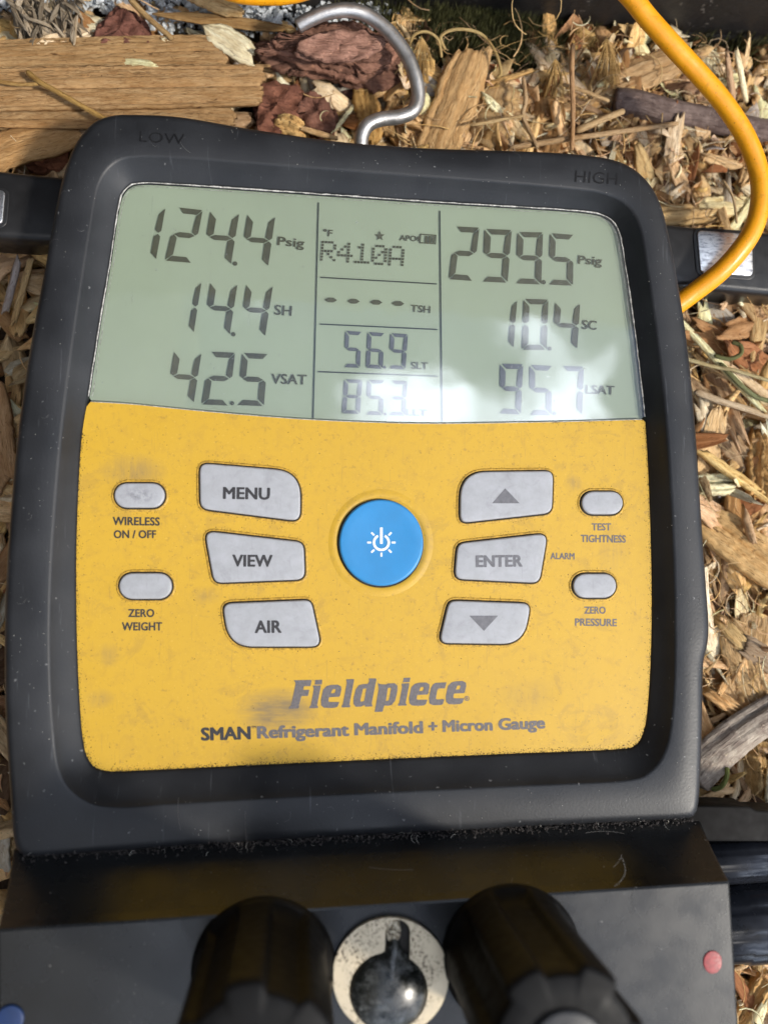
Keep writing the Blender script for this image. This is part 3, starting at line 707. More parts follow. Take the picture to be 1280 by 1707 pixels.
twig('green_stem', [(1190,592,.022),(1215,598,.023),(1234,590,.024),(1234,576,.024),(1220,570,.023)], 4.0, (.14, .15, .06), 'curled dark green stem tip right of the housing', 65, mat='wood', sides=8, cat='stem', rough=.03)
twig('green_stem', [(1200,605,.020),(1232,640,.021),(1262,662,.021),(1300,672,.021)], 4.6, (.20, .22, .11), 'olive stem bending to the right edge', 66, mat='wood', sides=8, cat='stem', rough=.03)
twig('dry_stem', [(1158,652,.021),(1200,668,.022),(1240,680,.022),(1300,700,.021)], 6.0, (.60, .48, .33), 'thick pale straw crossing under the olive stem', 67, mat='wood', sides=8, cat='stem', rough=.03)
twig('green_stem', [(1186,1317,.018),(1202,1312,.020),(1211,1296,.021),(1212,1280,.020)], 4.2, (.22, .26, .08), 'small curved green shoot under the weathered twig', 68, mat='wood', sides=8, cat='stem', rough=.03)
twig('dry_stem', [(1205,300,.022),(1222,330,.023),(1228,372,.022)], 2.6, (.55, .42, .25), 'thin curved straw over the chip inside the hose bend', 69, mat='wood', sides=6, cat='stem', rough=.03)

# random individual pieces, the ones that show largest -----------------
def sample_px():
    while True:
        q = rnd.random()
        if q < .50: x, y = rnd.uniform(690, 1300), rnd.uniform(30, 330)
        elif q < .58: x, y = rnd.uniform(-20, 690), rnd.uniform(-20, 260)
        elif q < .93: x, y = rnd.uniform(1100, 1310), rnd.uniform(300, 1380)
        elif q < .96: x, y = rnd.uniform(1200, 1310), rnd.uniform(1560, 1740)
        else: x, y = rnd.uniform(-30, 60), rnd.uniform(380, 1400)
        p = P(x, y, .006)
        if in_poly(p.x, p.y, core) or in_poly(p.x, p.y, BLK): continue
        if (p - WA).dot(wnrm) > -.006 or moss_zone(p.x, p.y): continue
        return x, y, p

MARKS = [('layered bark slab', 560, 100), ('steel hook', 690, 150), ('large upright chip', 755, 170), ('ribbed husk', 828, 190), ('moss patch', 800, 90), ('upright reddish stem', 955, 160),
         ('golden bristle fan', 1010, 90), ('dark purple twig', 1130, 190), ('long straw above the housing', 1000, 232), ('chip inside the hose bend', 1200, 345), ('right metal plate', 1205, 420),
         ('cracked brown chip', 1195, 535), ('curled green stem tip', 1220, 590), ('olive stem', 1250, 655), ('coarse fibrous chip', 1195, 705), ('golden upright chip', 1263, 775),
         ('pale blocky chip', 1195, 807), ('largest yellow chip', 1240, 915), ('fan shaped chip', 1237, 1108), ('weathered grey twig', 1225, 1240), ('curved green shoot', 1205, 1300),
         ('thin brown stalk', 1240, 1320), ('bottom right corner chip', 1255, 1675), ('grey shaded splinter', 20, 475), ('smooth brown chip at the left edge', 0, 720), ('HIGH corner of the housing', 1110, 300),
         ('bulge on the housing side', 1190, 1050), ('tan planks', 200, 140), ('dark red triangular bark', 200, 60), ('lower left housing corner', 10, 1350), ('left housing edge', 5, 1050)]
WORDS = dict(tan='tan', gold='golden', pale='pale straw', brown='brown', dull='dull tan', grey='greyish', dark='dark brown', rust='reddish')
USED = {}
def chip_label(x, y, key, L, thin):
    nm, mx, my = min(MARKS, key=lambda m: (m[1] - x) ** 2 + (m[2] - y) ** 2)
    dx, dy = x - mx, y - my
    ds = ('right of' if dx > 0 else 'left of') if abs(dx) > 1.8 * abs(dy) else (('below' if dy > 0 else 'above') if abs(dy) > 1.8 * abs(dx) else ('lower ' if dy > 0 else 'upper ') + ('right of' if dx > 0 else 'left of'))
    near = 'close to and ' if dx * dx + dy * dy < 900 else ''
    size = 'long' if L > .021 else ('short' if L < .015 else 'mid-sized')
    lab = f"{size} {WORDS[key]} {'splinter' if thin else 'wood chip'} {near}{ds} the {nm}"
    if lab in USED:
        ox, oy = USED[lab]; far = (dx * dx + dy * dy) > (ox * ox + oy * oy)
        lab = lab.replace(WORDS[key] + ' ', WORDS[key] + (' outer ' if far else ' inner '), 1)
        lab = lab if lab not in USED else lab.replace(' outer ', ' outermost ')
    USED.setdefault(lab, (dx, dy)); return lab
GRP = {'top': (None, 'wood chips above the gauge'), 'right': (None, 'wood chips right of the gauge'), 'left': (None, 'wood chips left of the gauge')}
def to_px(x, y, z):
    v = ROT.transposed() @ (Vector((x, y, z)) - CAM); return CX + FPX * v.x / -v.z, CY - FPX * v.y / -v.z
def moss_zone(x, y):
    px, py = to_px(x, y, .006); return (690 < px < 905 and py < 128) or (280 < px < 640 and py < 45) or (1120 < px < 1300 and py < 128 and (px // 23) % 2 == 0)
def region(x, y): return 'left' if x < 100 and y > 300 else ('top' if y < 300 else 'right')
for i in range(250):
    x, y, p = sample_px(); reg = region(x, y); r = np.random.default_rng(1000 + i)
    small = reg == 'top'
    L = r.uniform(.010, .024) if small else r.uniform(.016, .042); W = L * r.uniform(.14, .34); T = r.uniform(.001, .0035)
    kind = r.random()
    if kind < .3: W = r.uniform(.0012, .003); T = .0012
    V, G = chip(L, W, T, 14, 9, r, t0=r.uniform(.2, 1), t1=r.uniform(.2, 1), jag=r.uniform(.03, .14), bend=r.normal(0, .15), curl=r.normal(0, .3), ridge=r.uniform(.15, .45), twist=r.normal(0, .5))
    ck = str(r.choice(list(PAL), p=[.28, .18, .26, .08, .10, .05, .02, .03]))
    me = quads_mesh('wood_chip', V, chip_faces(14, 9), G, tintof(r, ck))
    o = link('wood_chip', me, 'wood')
    yaw = r.normal(-.9, .8) if reg == 'right' else r.uniform(0, 6.28)
    o.location = (p.x, p.y, r.uniform(.004, .014)); o.rotation_euler = (r.normal(0, .35), r.normal(0, .28), yaw)
    tag(o, chip_label(x, y, ck, L, kind < .3), 'wood chip', GRP[reg][1])

# the mass of small shreds (nobody could count them) --------------------
def stuff_chips(name, n, area, Lr, wr, zr, nu, nv, seed, keys=None, thin=False, tilt=.35):
    r = np.random.default_rng(seed); Vs = []; Gs = []; Cs = []; Fs = []; b = 0; Fq = chip_faces(nu, nv); made = 0
    while made < n:
        x, y = r.uniform(area[0], area[2]), r.uniform(area[1], area[3])
        if in_poly(x, y, core) or in_poly(x, y, BLK): continue
        if (Vector((x, y, 0)) - WA).dot(wnrm) > -.003 or moss_zone(x, y): continue
        made += 1
        L = r.uniform(*Lr); W = L * r.uniform(*wr); T = W * .12 if thin else min(W * r.uniform(.3, .6), .003)
        V, G = chip(L, W, T, nu, nv, r, t0=r.uniform(.1, 1), t1=r.uniform(.1, 1), jag=.12, bend=r.normal(0, .35), curl=r.normal(0, .8 if thin else .3), ridge=.3, twist=r.normal(0, 1.0), side=.25)
        V = V @ rotm(r.uniform(0, 6.28), r.normal(0, tilt), r.normal(0, tilt + .1)).T + np.array([x, y, r.uniform(*zr)])
        V[:, 2] = np.maximum(V[:, 2], -.006)
        Vs.append(V); Gs.append(G); Cs.append(np.tile(tintof(r, r.choice(keys) if keys else None), (len(V), 1))); Fs.append(Fq + b); b += len(V)
    me = quads_mesh(name, np.concatenate(Vs), np.concatenate(Fs), np.concatenate(Gs), np.concatenate(Cs))
    return link(name, me, 'wood')
AR = (-.24, -.20, .24, .24)
a1 = stuff_chips('mulch', 4200, AR, (.008, .024), (.2, .5), (-.002, .006), 6, 5, 21)
tag(a1, 'coarse shredded tan wood mulch covering the ground', 'mulch', kind='stuff')
NR = [P(640, -60, 0), P(1340, 1400, 0)]
a2 = stuff_chips('mulch_shreds', 1900, (P(660, 0, 0).x, P(0, 330, 0).y, P(1340, 0, 0).x, P(0, 20, 0).y), (.004, .015), (.2, .55), (.004, .012), 6, 4, 22, thin=True, tilt=.5)
tag(a2, 'fine leafy shreds scattered over the mulch above the gauge', 'mulch', kind='stuff')
a3 = stuff_chips('mulch_splinters', 1100, (P(1090, 0, 0).x, P(0, 1750, 0).y, P(1340, 0, 0).x, P(0, 300, 0).y), (.006, .026), (.06, .22), (.003, .013), 7, 5, 23, tilt=.45)
tag(a3, 'fine broken splinters strewn over the mulch right of the gauge', 'mulch', kind='stuff')

def fibres(name, n, area, Lr, rad, zr, seed, curlk=1.0, excl=True):
    r = np.random.default_rng(seed); Vs = []; Fs = []; Gs = []; Cs = []; b = 0; made = 0; m = 8
    while made < n:
        x, y = r.uniform(area[0], area[2]), r.uniform(area[1], area[3])
        if excl and (in_poly(x, y, core) or in_poly(x, y, BLK)): continue
        if (Vector((x, y, 0)) - WA).dot(wnrm) > -.004: continue
        made += 1
        L = r.uniform(*Lr); yaw = r.uniform(0, 6.28); el = r.normal(0, .3); k = r.normal(0, 1.2) * curlk; pts = []; p = np.array([x, y, r.uniform(*zr)])
        for i in range(m):
            pts.append(Vector(p)); yaw += k * .3; el += r.normal(0, .15)
            p = p + np.array([math.cos(yaw) * math.cos(el), math.sin(yaw) * math.cos(el), math.sin(el) * .6]) * L / m
            p[2] = max(p[2], .003)
        rr = r.uniform(*rad); V, F = tube(pts, [rr * (1 - .5 * i / m) for i in range(m)], 4, False)
        V = np.array(V); Vs.append(V); Fs.append(np.array(F) + b); b += len(V)
        s = np.arange(m).repeat(4) * L / m; Gs.append(np.stack([s, np.tile([0, .0004, .0008, .0004], m), s * 0], 1) + r.uniform(-1, 1, 3))
        Cs.append(np.tile(tintof(r, r.choice(['pale', 'tan', 'gold', 'dull'])), (len(V), 1)))
    me = quads_mesh(name, np.concatenate(Vs), np.concatenate(Fs), np.concatenate(Gs), np.concatenate(Cs)); return link(name, me, 'wood')
f1 = fibres('dry_fibres', 1300, (P(680, 0, 0).x, P(0, 1750, 0).y, P(1340, 0, 0).x, P(0, 20, 0).y), (.006, .026), (.00010, .00028), (.009, .018), 31)
tag(f1, 'thin curled straw fibres tangled over the mulch', 'fibres', kind='stuff')
f2 = fibres('dry_fibres', 350, (-.2, -.18, P(700, 0, 0).x, P(0, -40, 0).y), (.006, .02), (.0001, .00025), (.006, .014), 32)
tag(f2, 'thin straw fibres over the mulch left of the gauge', 'fibres', kind='stuff')

# grey frayed tuft at the top left
def tuft():
    r = np.random.default_rng(5); Vs = []; Fs = []; Gs = []; Cs = []; b = 0
    for i in range(120):
        bx, by = r.uniform(30, 140), r.uniform(5, 75)
        c = P(bx, by, .010); V, G = chip(r.uniform(.006, .014), r.uniform(.0008, .0022), .0004, 7, 4, r, t0=.3, t1=.5, bend=r.normal(0, .5), curl=.6, ridge=.3, twist=r.normal(0, 1.5), jag=.1)
        V = V @ rotm(r.normal(1.9, .5), r.normal(-.2, .4), r.normal(0, .8)).T + np.array([c.x, c.y, r.uniform(.008, .017)])
        Vs.append(V); Gs.append(G); Fs.append(chip_faces(7, 4) + b); b += len(V); Cs.append(np.tile(np.array((.34, .29, .22)) * r.uniform(.5, 1.35), (len(V), 1)))
    V = np.concatenate(Vs); c0 = V.mean(0)
    o = link('plant_tuft', quads_mesh('plant_tuft', V - c0, np.concatenate(Fs), np.concatenate(Gs), np.concatenate(Cs)), 'wood'); o.location = c0
    tag(o, 'frayed grey dead plant tuft at the top left above the planks', 'plant tuft', kind='stuff')
tuft()

# pale dried seed tufts near the top
def seed_tuft(px, py, ang, n, Lpx, label, seed):
    r = np.random.default_rng(seed); Vs = []; Fs = []; b = 0; Gs = []
    a = P(px, py, .022)
    for i in range(n):
        t = ang + r.normal(0, .33); L = Lpx * 2e-4 * r.uniform(.7, 1.1); pts = []
        for k in range(5):
            s = k / 4; pts.append(a + Vector((math.cos(t) * L * s, math.sin(t) * L * s, -.010 * s * s + r.normal(0, .0002))))
        V, F = tube(pts, .00013, 4, False); Vs.append(np.array(V)); Fs.append(np.array(F) + b); b += len(V)
    V = np.concatenate(Vs); c0 = V.mean(0)
    o = link('seed_tuft', quads_mesh('seed_tuft', V - c0, np.concatenate(Fs), V * 1.0, np.array((.50, .34, .14))), 'wood'); o.location = c0; tag(o, label, 'seed tuft')
seed_tuft(1010, 62, -1.3, 60, 75, 'fan of golden bristles against the black wall', 1)
seed_tuft(925, 98, -1.5, 40, 50, 'small brown bristle tuft left of the upright reddish stem', 2)
seed_tuft(702, 60, -1.45, 36, 50, 'little bristle tuft beside the top of the hook', 3)

# moss along the wall foot and mineral crumbs
def moss():
    r = np.random.default_rng(9); V = []; F = []
    for i in range(14000):
        if i < 11000: x = r.normal(805, 70); y = 30 + (x - 640) * .10 + abs(r.normal(0, 42))
        else: x = r.uniform(560, 1300); y = 26 + (x - 640) * .10 + abs(r.normal(0, 14))
        if y > 135: continue
        p = P(x, y, .002); h = r.uniform(.004, .014); a = r.uniform(0, 6.28); w_ = r.uniform(.0002, .0006); q = Vector((r.normal(0, .002), r.normal(0, .002), h))
        b = len(V); V += [p + Vector((math.cos(a), math.sin(a), 0)) * w_, p - Vector((math.cos(a), math.sin(a), 0)) * w_, p + q]; F.append((b, b + 1, b + 2))
    tag(pyd('moss', V, F, 'moss'), 'dark green moss along the foot of the black wall', 'moss', kind='stuff')
moss()
def crumbs():
    r = np.random.default_rng(10); V = []; F = []
    for i in range(3800):
        x = r.uniform(-40, 700); y = r.uniform(-40, 62) if x > 250 else r.uniform(-40, 25)
        p = P(x, y, .001); s = .0005 + .0016 * r.random() ** 2.5; b = len(V)
        dirs = [(1, 0, 0), (-1, 0, 0), (0, 1, 0), (0, -1, 0), (0, 0, 1), (0, 0, -1)]
        rm = rotm(*r.uniform(0, 6, 3)); z = r.uniform(.002, .009)
        for d in dirs: V.append(Vector(rm @ (np.array(d) * s * r.uniform(.6, 1.3))) + Vector((p.x, p.y, z)))
        for f in ((0, 2, 4), (2, 1, 4), (1, 3, 4), (3, 0, 4), (2, 0, 5), (1, 2, 5), (3, 1, 5), (0, 3, 5)): F.append(tuple(b + k for k in f))
    tag(pyd('pebbly_grit', V, F, 'stone'), 'bluish white gritty stone crumbs at the top edge', 'grit', kind='stuff')
crumbs()

# ================================================================== THE GAUGE
gauge = empty('manifold_gauge', P(600, 820, .008))
tag(gauge, 'yellow and charcoal digital refrigerant manifold gauge lying on the mulch', 'manifold gauge')
GI = Matrix.Translation(-gauge.location)
def adopt_all():
    for o in bpy.data.objects:
        if o.parent is gauge: o.matrix_parent_inverse = GI

# housing ------------------------------------------------------------
INN = [(228,261),(310,263),(400,270),(600,285),(800,300),(940,312),(1005,321),(1044,340),(1066,375),(1078,440),(1093,540),(1107,660),(1117,790),(1124,930),(1126,1060),(1123,1170),
       (1112,1245),(1085,1287),(1040,1302),(900,1309),(700,1319),(480,1330),(300,1340),(190,1346),(135,1332),(100,1290),(87,1200),(82,1080),(84,960),(92,830),(103,710),(118,590),(136,470),(152,370),(165,305),(190,271)]
PAN = [(232,304),(310,307),(400,313),(530,322),(700,334),(850,343),(970,351),(1012,361),(1032,386),(1044,450),(1057,540),(1068,630),(1077,720),(1083,850),(1086,980),(1085,1080),(1081,1160),
       (1074,1215),(1058,1243),(1020,1250),(850,1257),(640,1266),(400,1277),(230,1285),(172,1285),(148,1268),(137,1225),(130,1120),(127,1000),(128,880),(135,740),(147,660),(164,550),(184,430),(197,345),(208,316)]
def polar(xy, c, A):
    d = xy - c; th = np.arctan2(d[:, 1], d[:, 0]); rr = np.hypot(d[:, 0], d[:, 1]); o = np.argsort(th); th = th[o]; rr = rr[o]
    th = np.concatenate([th - 2 * np.pi, th, th + 2 * np.pi]); rr = np.tile(rr, 3); return np.interp(A, th, rr)
def dense(xy, n=2400):
    xy = np.vstack([xy, xy[:1]]); s = np.concatenate([[0], np.cumsum(np.linalg.norm(np.diff(xy, axis=0), axis=1))]); t = np.linspace(0, s[-1], n, endpoint=False)
    return np.stack([np.interp(t, s, xy[:, 0]), np.interp(t, s, xy[:, 1])], 1)
C0 = w2([(610, 790)], ZRIM)[0]
o_xy = dense(out_xy); i_xy = dense(w2(catmull(INN, 8), ZRIM - .0003)); p_xy = dense(w2(catmull(PAN, 8), ZPAN))
# angles distributed by arc length of the outer outline so corners get enough points
NA = 420
dd = dense(out_xy, NA) - C0; A = np.sort(np.arctan2(dd[:, 1], dd[:, 0]))
RO, RI, RP = (polar(q, C0, A) for q in (o_xy, i_xy, p_xy))
def ringat(R, z): return [(C0[0] + R[k] * math.cos(A[k]), C0[1] + R[k] * math.sin(A[k]), z if not hasattr(z, '__len__') else z[k]) for k in range(NA)]
rings = [ringat(RO - .004, .006), ringat(RO - .0012, .009), ringat(RO - .0004, .014), ringat(RO, .022), ringat(RO, ZRIM - .0034)]
for k in range(1, 7):
    a = k / 6 * math.pi / 2; rings.append(ringat(RO - .0034 * (1 - math.cos(a)), ZRIM - .0034 + .0034 * math.sin(a)))
rings.append(ringat(RO * .5 + RI * .5, ZRIM + .0003)); rings.append(ringat(RI + .0014, ZRIM + .0002))
for k in range(0, 6):
    a = k / 5 * math.pi / 2 * .75; rings.append(ringat(RI + .0010 - .0016 * math.sin(a), ZRIM + .0001 - .0011 * (1 - math.cos(a))))
top = ZRIM + .0001 - .0011 * (1 - math.cos(math.pi * .375))
for t in (.25, .5, .75, .92): rings.append(ringat((RI - .0005) * (1 - t) + (RP + .0003) * t, top * (1 - t ** .85) + (ZPAN + .0002) * t ** .85))
rings.append(ringat(RP, ZPAN - .0001)); rings.append(ringat(RP - .00001, ZPAN - .004))
V, F = loft(rings); pyd('housing', V, F, 'rubber', gauge, True)

lo = text('LOW', (232, 236), (307, 241), 18, ZRIM + .00002, 'emboss_shaded', gauge, 'embossed_lettering', bold=.004, depth=.00032)
hi = text('HIGH', (957, 303), (1028, 308), 20, ZRIM + .00002, 'emboss_shaded', gauge, 'embossed_lettering', bold=.004, depth=.00032)

# faceplate ------------------------------------------------------------
BORD = [(136, 668), (220, 673), (300, 681), (410, 691), (520, 699), (640, 704), (740, 705.5), (900, 703), (1000, 700.5), (1085, 698)]
bw = w2(catmull(BORD, 8, False), ZPAN)
pan = np.array([(C0[0] + RP[k] * math.cos(A[k]), C0[1] + RP[k] * math.sin(A[k])) for k in range(NA)])
def border_y(x): return np.interp(x, bw[:, 0], bw[:, 1])
low = pan[pan[:, 1] < border_y(pan[:, 0]) - .0002]; upp = pan[pan[:, 1] > border_y(pan[:, 0]) + .0002]
def order(pts, below):
    th = np.arctan2(pts[:, 1] - C0[1], pts[:, 0] - C0[0])
    th = np.where(below, np.mod(th - math.pi / 2, 2 * math.pi), np.mod(th + math.pi / 2, 2 * math.pi)); return pts[np.argsort(th)]
low = order(low, True); upp = order(upp, False)
inner = bw[(bw[:, 0] > low[0, 0] + .0003) & (bw[:, 0] < low[-1, 0] - .0003)]
face_xy = np.vstack([low, inner[::-1]])
inner2 = bw[(bw[:, 0] > upp[-1, 0] + .0003) & (bw[:, 0] < upp[0, 0] - .0003)]
lcd_xy = np.vstack([upp, inner2])
def flat(name, xy, z0, z1, mat, parent):
    xy = ccw(xy); V, F = loft([[(x, y, z0) for x, y in xy], [(x, y, z1) for x, y in xy]]); return pyd(name, V, F, mat, parent)
faceplate = flat('faceplate', inset(face_xy, .00005), ZPAN - .0012, ZPAN + .00005, 'yellow', gauge)
ZF = ZPAN + .00005
ZL = ZPAN - .0016
lcd = flat('lcd_screen', inset(lcd_xy, .0001), ZL - .001, ZL, 'lcd', gauge)
V, F = loft([[(x, y, ZPAN + .00010) for x, y in ccw(inset(lcd_xy, .0003))]], True, False); lens = pyd('lens_cover', V, F, 'lens', gauge)
# bright scuffed edge of the clear cover
def edge_wire(d, z, rr, seed, jit, skip=0):
    r = np.random.default_rng(seed); pts = inset(lcd_xy, d); n = len(pts); path = []
    k0 = len(upp)
    q = pts[:k0]
    path = [Vector((x + r.normal(0, jit), y + r.normal(0, jit), z)) for x, y in q]
    rad = [rr * r.uniform(.35, 1.3) for _ in path]
    return tube(path, rad, 6)
for d, z, rr, sd in ((.0001, ZPAN + .0001, .00022, 1), (.0011, ZPAN - .0003, .00010, 2)):
    V, F = edge_wire(d, z, rr, sd, .00004); pyd('lens_edge', V, F, 'lens_edge', lens, True)
path = [Vector((x, y - .0001, ZPAN + .0001)) for x, y in inner2]
V, F = tube(path, .00012, 6); pyd('lens_edge', V, F, 'lens_edge', lens, True)

# LCD content -----------------------------------------------------------
ZD = ZL + .00034
SEG = {'a': [(.08, 0), (.98, 0), (.80, .10), (.28, .10)], 'b': [(1.0, .02), (1.0, .44), (.90, .485), (.76, .43), (.80, .13)],
       'c': [(1.0, .98), (1.0, .55), (.90, .505), (.76, .56), (.76, .87)], 'd': [(0.04, 1.0), (.94, 1.0), (.74, .90), (.22, .90)],
       'e': [(0, .98), (0, .55), (.10, .505), (.24, .56), (.24, .87)], 'f': [(0, .02), (0, .44), (.10, .485), (.24, .43), (.24, .15)],
       'g': [(.12, .495), (.30, .45), (.70, .45), (.88, .495), (.70, .545), (.30, .545)]}
NUM = {'0': 'abcdef', '1': 'bc', '2': 'abged', '3': 'abgcd', '4': 'fgbc', '5': 'afgcd', '6': 'afgedc', '7': 'abc', '8': 'abcdefg', '9': 'abcdfg'}
def lcd_digit(ch, quad, mat='seg', name='lcd_digit'):
    TL, TR, BR, BL = [np.array(q, float) for q in quad]; V = []; F = []
    for s in NUM[ch]:
        b = len(V); pts = SEG[s]; n = len(pts)
        for dz in (0, .00005):
            for (u, v) in pts:
                q = (TL * (1 - u) + TR * u) * (1 - v) + (BL * (1 - u) + BR * u) * v; p = P(q[0], q[1], ZD); V.append((p.x, p.y, ZD + dz))
        F.append(tuple(b + n + k for k in range(n)))
        for k in range(n): F.append((b + k, b + (k + 1) % n, b + n + (k + 1) % n, b + n + k))
    return pyd(name, V, F, mat, lcd)
def lcd_dot(x, y, s, mat='seg'):
    c = P(x, y, ZD); flat('decimal_point', ellipse(c.x, c.y, s * 1.75e-4, s * 1.75e-4, 12), ZD, ZD + .00005, mat, lcd)
D = [('1', [(233,341),(276,346),(260,433),(215,429)]), ('2', [(296,345),(338,350),(321,438),(275,434)]), ('4', [(351,351),(399,355),(385,441),(336,438)]), ('4', [(413,356),(459,360),(447,444),(399,441)]),
     ('1', [(297,467),(336,470),(323,555),(283,551)]), ('4', [(351,470),(396,473),(383,558),(338,555)]), ('4', [(411,473),(455,476),(442,561),(398,558)]),
     ('4', [(291,585),(336,588),(323,672),(276,669)]), ('2', [(350,586),(392,588),(382,676),(336,674)]), ('5', [(404,588),(447,590),(440,677),(395,675)]),
     ('2', [(759,377),(799,379),(789,468),(748,465)]), ('9', [(808,381),(853,383),(846,471),(804,469)]), ('9', [(863,386),(905,387),(902,474),(859,472)]), ('5', [(917,388),(956,391),(955,476),(914,474)]),
     ('1', [(825,498),(862,500),(856,580),(818,578)]), ('0', [(873,498),(914,499),(911,583),(870,583)]), ('4', [(926,503),(967,505),(962,582),(920,580)]),
     ('9', [(834,606),(872,607),(868,691),(832,689)]), ('5', [(883,608),(920,610),(919,692),(883,692)]), ('7', [(936,610),(973,611),(970,692),(934,690)]),
     ('5', [(576,551),(603,553),(600,613),(573,612)]), ('6', [(613,553),(641,555),(638,615),(610,613)]), ('9', [(651,555),(680,557),(676,616),(648,614)]),
     ('8', [(574,632),(604,633),(600,690),(570,689)]), ('5', [(613,633),(641,634),(638,692),(609,691)]), ('3', [(651,634),(679,635),(676,693),(648,692)])]
for i, (c, q) in enumerate(D): lcd_digit(c, q, 'seg_glare' if i >= 17 else 'seg')
for (x, y, s) in ((392,439,3.8),(389,557,3.8),(387,672,3.6),(906,470,4),(916,581,3.6),(924,689,3.4),(641,612,2.6),(642,690,2.4)): lcd_dot(x, y, s, 'seg_glare' if y > 600 and x > 500 else 'seg')
for (x, y) in ((551,499.5),(588.7,501.6),(626.4,503.4),(663,505.5)):
    pts = [(-10, 0), (-4, -3.8), (5, -3.6), (11, .6), (5, 4.2), (-4, 4)]
    flat('lcd_dash', w2([(x + a, y + b) for a, b in pts], ZD), ZD, ZD + .00005, 'seg', lcd)
def rule(a, b, wpx=2.0):
    a = np.array(a, float); b = np.array(b, float); t = (b - a) / np.linalg.norm(b - a); n = np.array([-t[1], t[0]]) * wpx / 2
    flat('divider_line', w2([a + n, b + n, b - n, a - n], ZD), ZD + .00002, ZD + .00007, 'rule', lcd)
for a, b in (((531,337),(522,697)), ((733,351),(737,703)), ((534,462),(728,473)), ((533,540),(729,549)), ((530,619.5),(729,627))): rule(a, b)
FNT = {'R': ['11110','10001','10001','11110','10100','10010','10001'], '4': ['00010','00110','01010','10010','11111','00010','00010'], '1': ['00100','01100','00100','00100','00100','00100','11111'],
       '0': ['01110','10001','10011','10101','11001','10001','01110'], 'A': ['01110','10001','10001','10001','11111','10001','10001']}
for ch, x0, yt in (('R',536,401),('4',564,403.5),('1',592.5,405),('0',621,407.5),('A',649.5,409)):
    V = []; F = []
    for r_ in range(7):
        for c_ in range(5):
            if FNT[ch][r_][c_] == '1':
                x = x0 + c_ * 5.3 - r_ * .35; y = yt + r_ * 4.9 + c_ * .25; b = len(V)
                for dz in (0, .00005):
                    for (u, v) in ((0, 0), (4.3, .2), (3.9, 3.9), (-.3, 3.7)):
                        p = P(x + u, y + v, ZD); V.append((p.x, p.y, ZD + dz))
                F += [(b + 4, b + 5, b + 6, b + 7)] + [(b + k, b + (k + 1) % 4, b + 4 + (k + 1) % 4, b + 4 + k) for k in range(4)]
    pyd('lcd_character', V, F, 'seg', lcd)
for body, a, b, cap in (('Psig',(462,408),(507,412),15),('SH',(457,524),(486,526),17),('VSAT',(452,639),(511,641),17),('Psig',(963,439),(1003,441.5),14.5),('SC',(970,548),(994,549.5),15.5),
                        ('LSAT',(976,656),(1024,657.5),15),('TSH',(684.5,519),(717,521.5),12),('SLT',(685,614.5),(713,615.5),12),('LLT',(677,692),(712,693.5),11),('°F',(538,392.5),(554,394),11.5),('APO',(666,400),(694,402),9.5)):
    text(body, a, b, cap, ZD, 'seg_glare' if body == 'LLT' else 'seg', lcd, 'lcd_lettering', bold=.022, depth=.00005)
st = [(633 + (8.5 if k % 2 == 0 else 3.6) * math.sin(k * math.pi / 5), 393 - (8.5 if k % 2 == 0 else 3.6) * math.cos(k * math.pi / 5)) for k in range(10)]
curve_mesh('star_symbol', [st], .00005, 'seg', lcd, lambda x, y: tuple(P(x, y, ZD)))
curve_mesh('battery_symbol', [[(700,389),(727.5,391),(726.5,407),(699,405)], [(702,391),(725.8,392.8),(725,405.2),(701,403.4)]], .00005, 'seg', lcd, lambda x, y: tuple(P(x, y, ZD)))
curve_mesh('battery_symbol', [[(696,393.5),(699,393.7),(698.4,401.5),(695.6,401.3)]] + [[(x,392.6 + k * .25),(x + 4,392.9 + k * .25),(x + 3.7,404.2 + k * .2),(x - .3,404 + k * .2)] for k, x in enumerate((708.5,714.4,720.2))], .00005, 'seg', lcd, lambda x, y: tuple(P(x, y, ZD)))

KEYXY = []
# keys -----------------------------------------------------------------
def key(name, corners, label=None, pill=None, h=.0012, mat='key'):
    px = rounded(corners) if corners is not None else pill
    xy = ccw(dense(w2(px, ZF + .0003), 96))
    for k in range(3):
        xy = (np.roll(xy, 1, 0) + xy * 2 + np.roll(xy, -1, 0)) / 4
    KEYXY.append(xy)
    kk = solid(name, xy, ZF - .0002, ZF + h, .00055, mat, gauge, 5, dome=.00012)
    if label: kk['label'] = label
    g0, g1 = inset(xy, -.00042), inset(xy, .0001)
    V, F = loft([[(x, y, ZF + .00003) for x, y in g0], [(x, y, ZF + .00004) for x, y in g1]], False, False); pyd('key_gap', V, F, 'gap', kk, True)
    # raised, scuffed lip of the overlay around the opening
    rr = []
    for d, z in ((-.00040, .00002), (-.00046, .00020), (-.00068, .00028), (-.00092, .00016), (-.00108, .00001)):
        rr.append([(x, y, ZF + z) for x, y in inset(xy, d)])
    V, F = loft(rr, False, False); pyd('key_lip', V, F, 'lip', kk, True)
    return kk
def pill(x0, y0, x1, y1):
    r = (y1 - y0) / 2 * .98; cy = (y0 + y1) / 2; pts = []
    for k in range(13): a = math.pi / 2 + math.pi * k / 12; pts.append((x0 + r + r * math.cos(a), cy - r * math.sin(a)))
    for k in range(13): a = -math.pi / 2 + math.pi * k / 12; pts.append((x1 - r + r * math.cos(a), cy - r * math.sin(a)))
    return np.array(pts)
ZK = ZF + .0012 + .00002
kz = ZK + .00009
k1 = key('key', [(333,772,8),(501,786,40),(500,869,9),(334,848,9)], 'grey key marked MENU with a rounded upper right corner')
k2 = key('key', [(341,885,9),(506,904,9),(508,966,9),(357,972,8)], 'grey key marked VIEW')
k3 = key('key', [(371,1006,9),(518,1000,7),(535,1078,9),(382,1078,40)], 'grey key marked AIR with a rounded lower left corner')
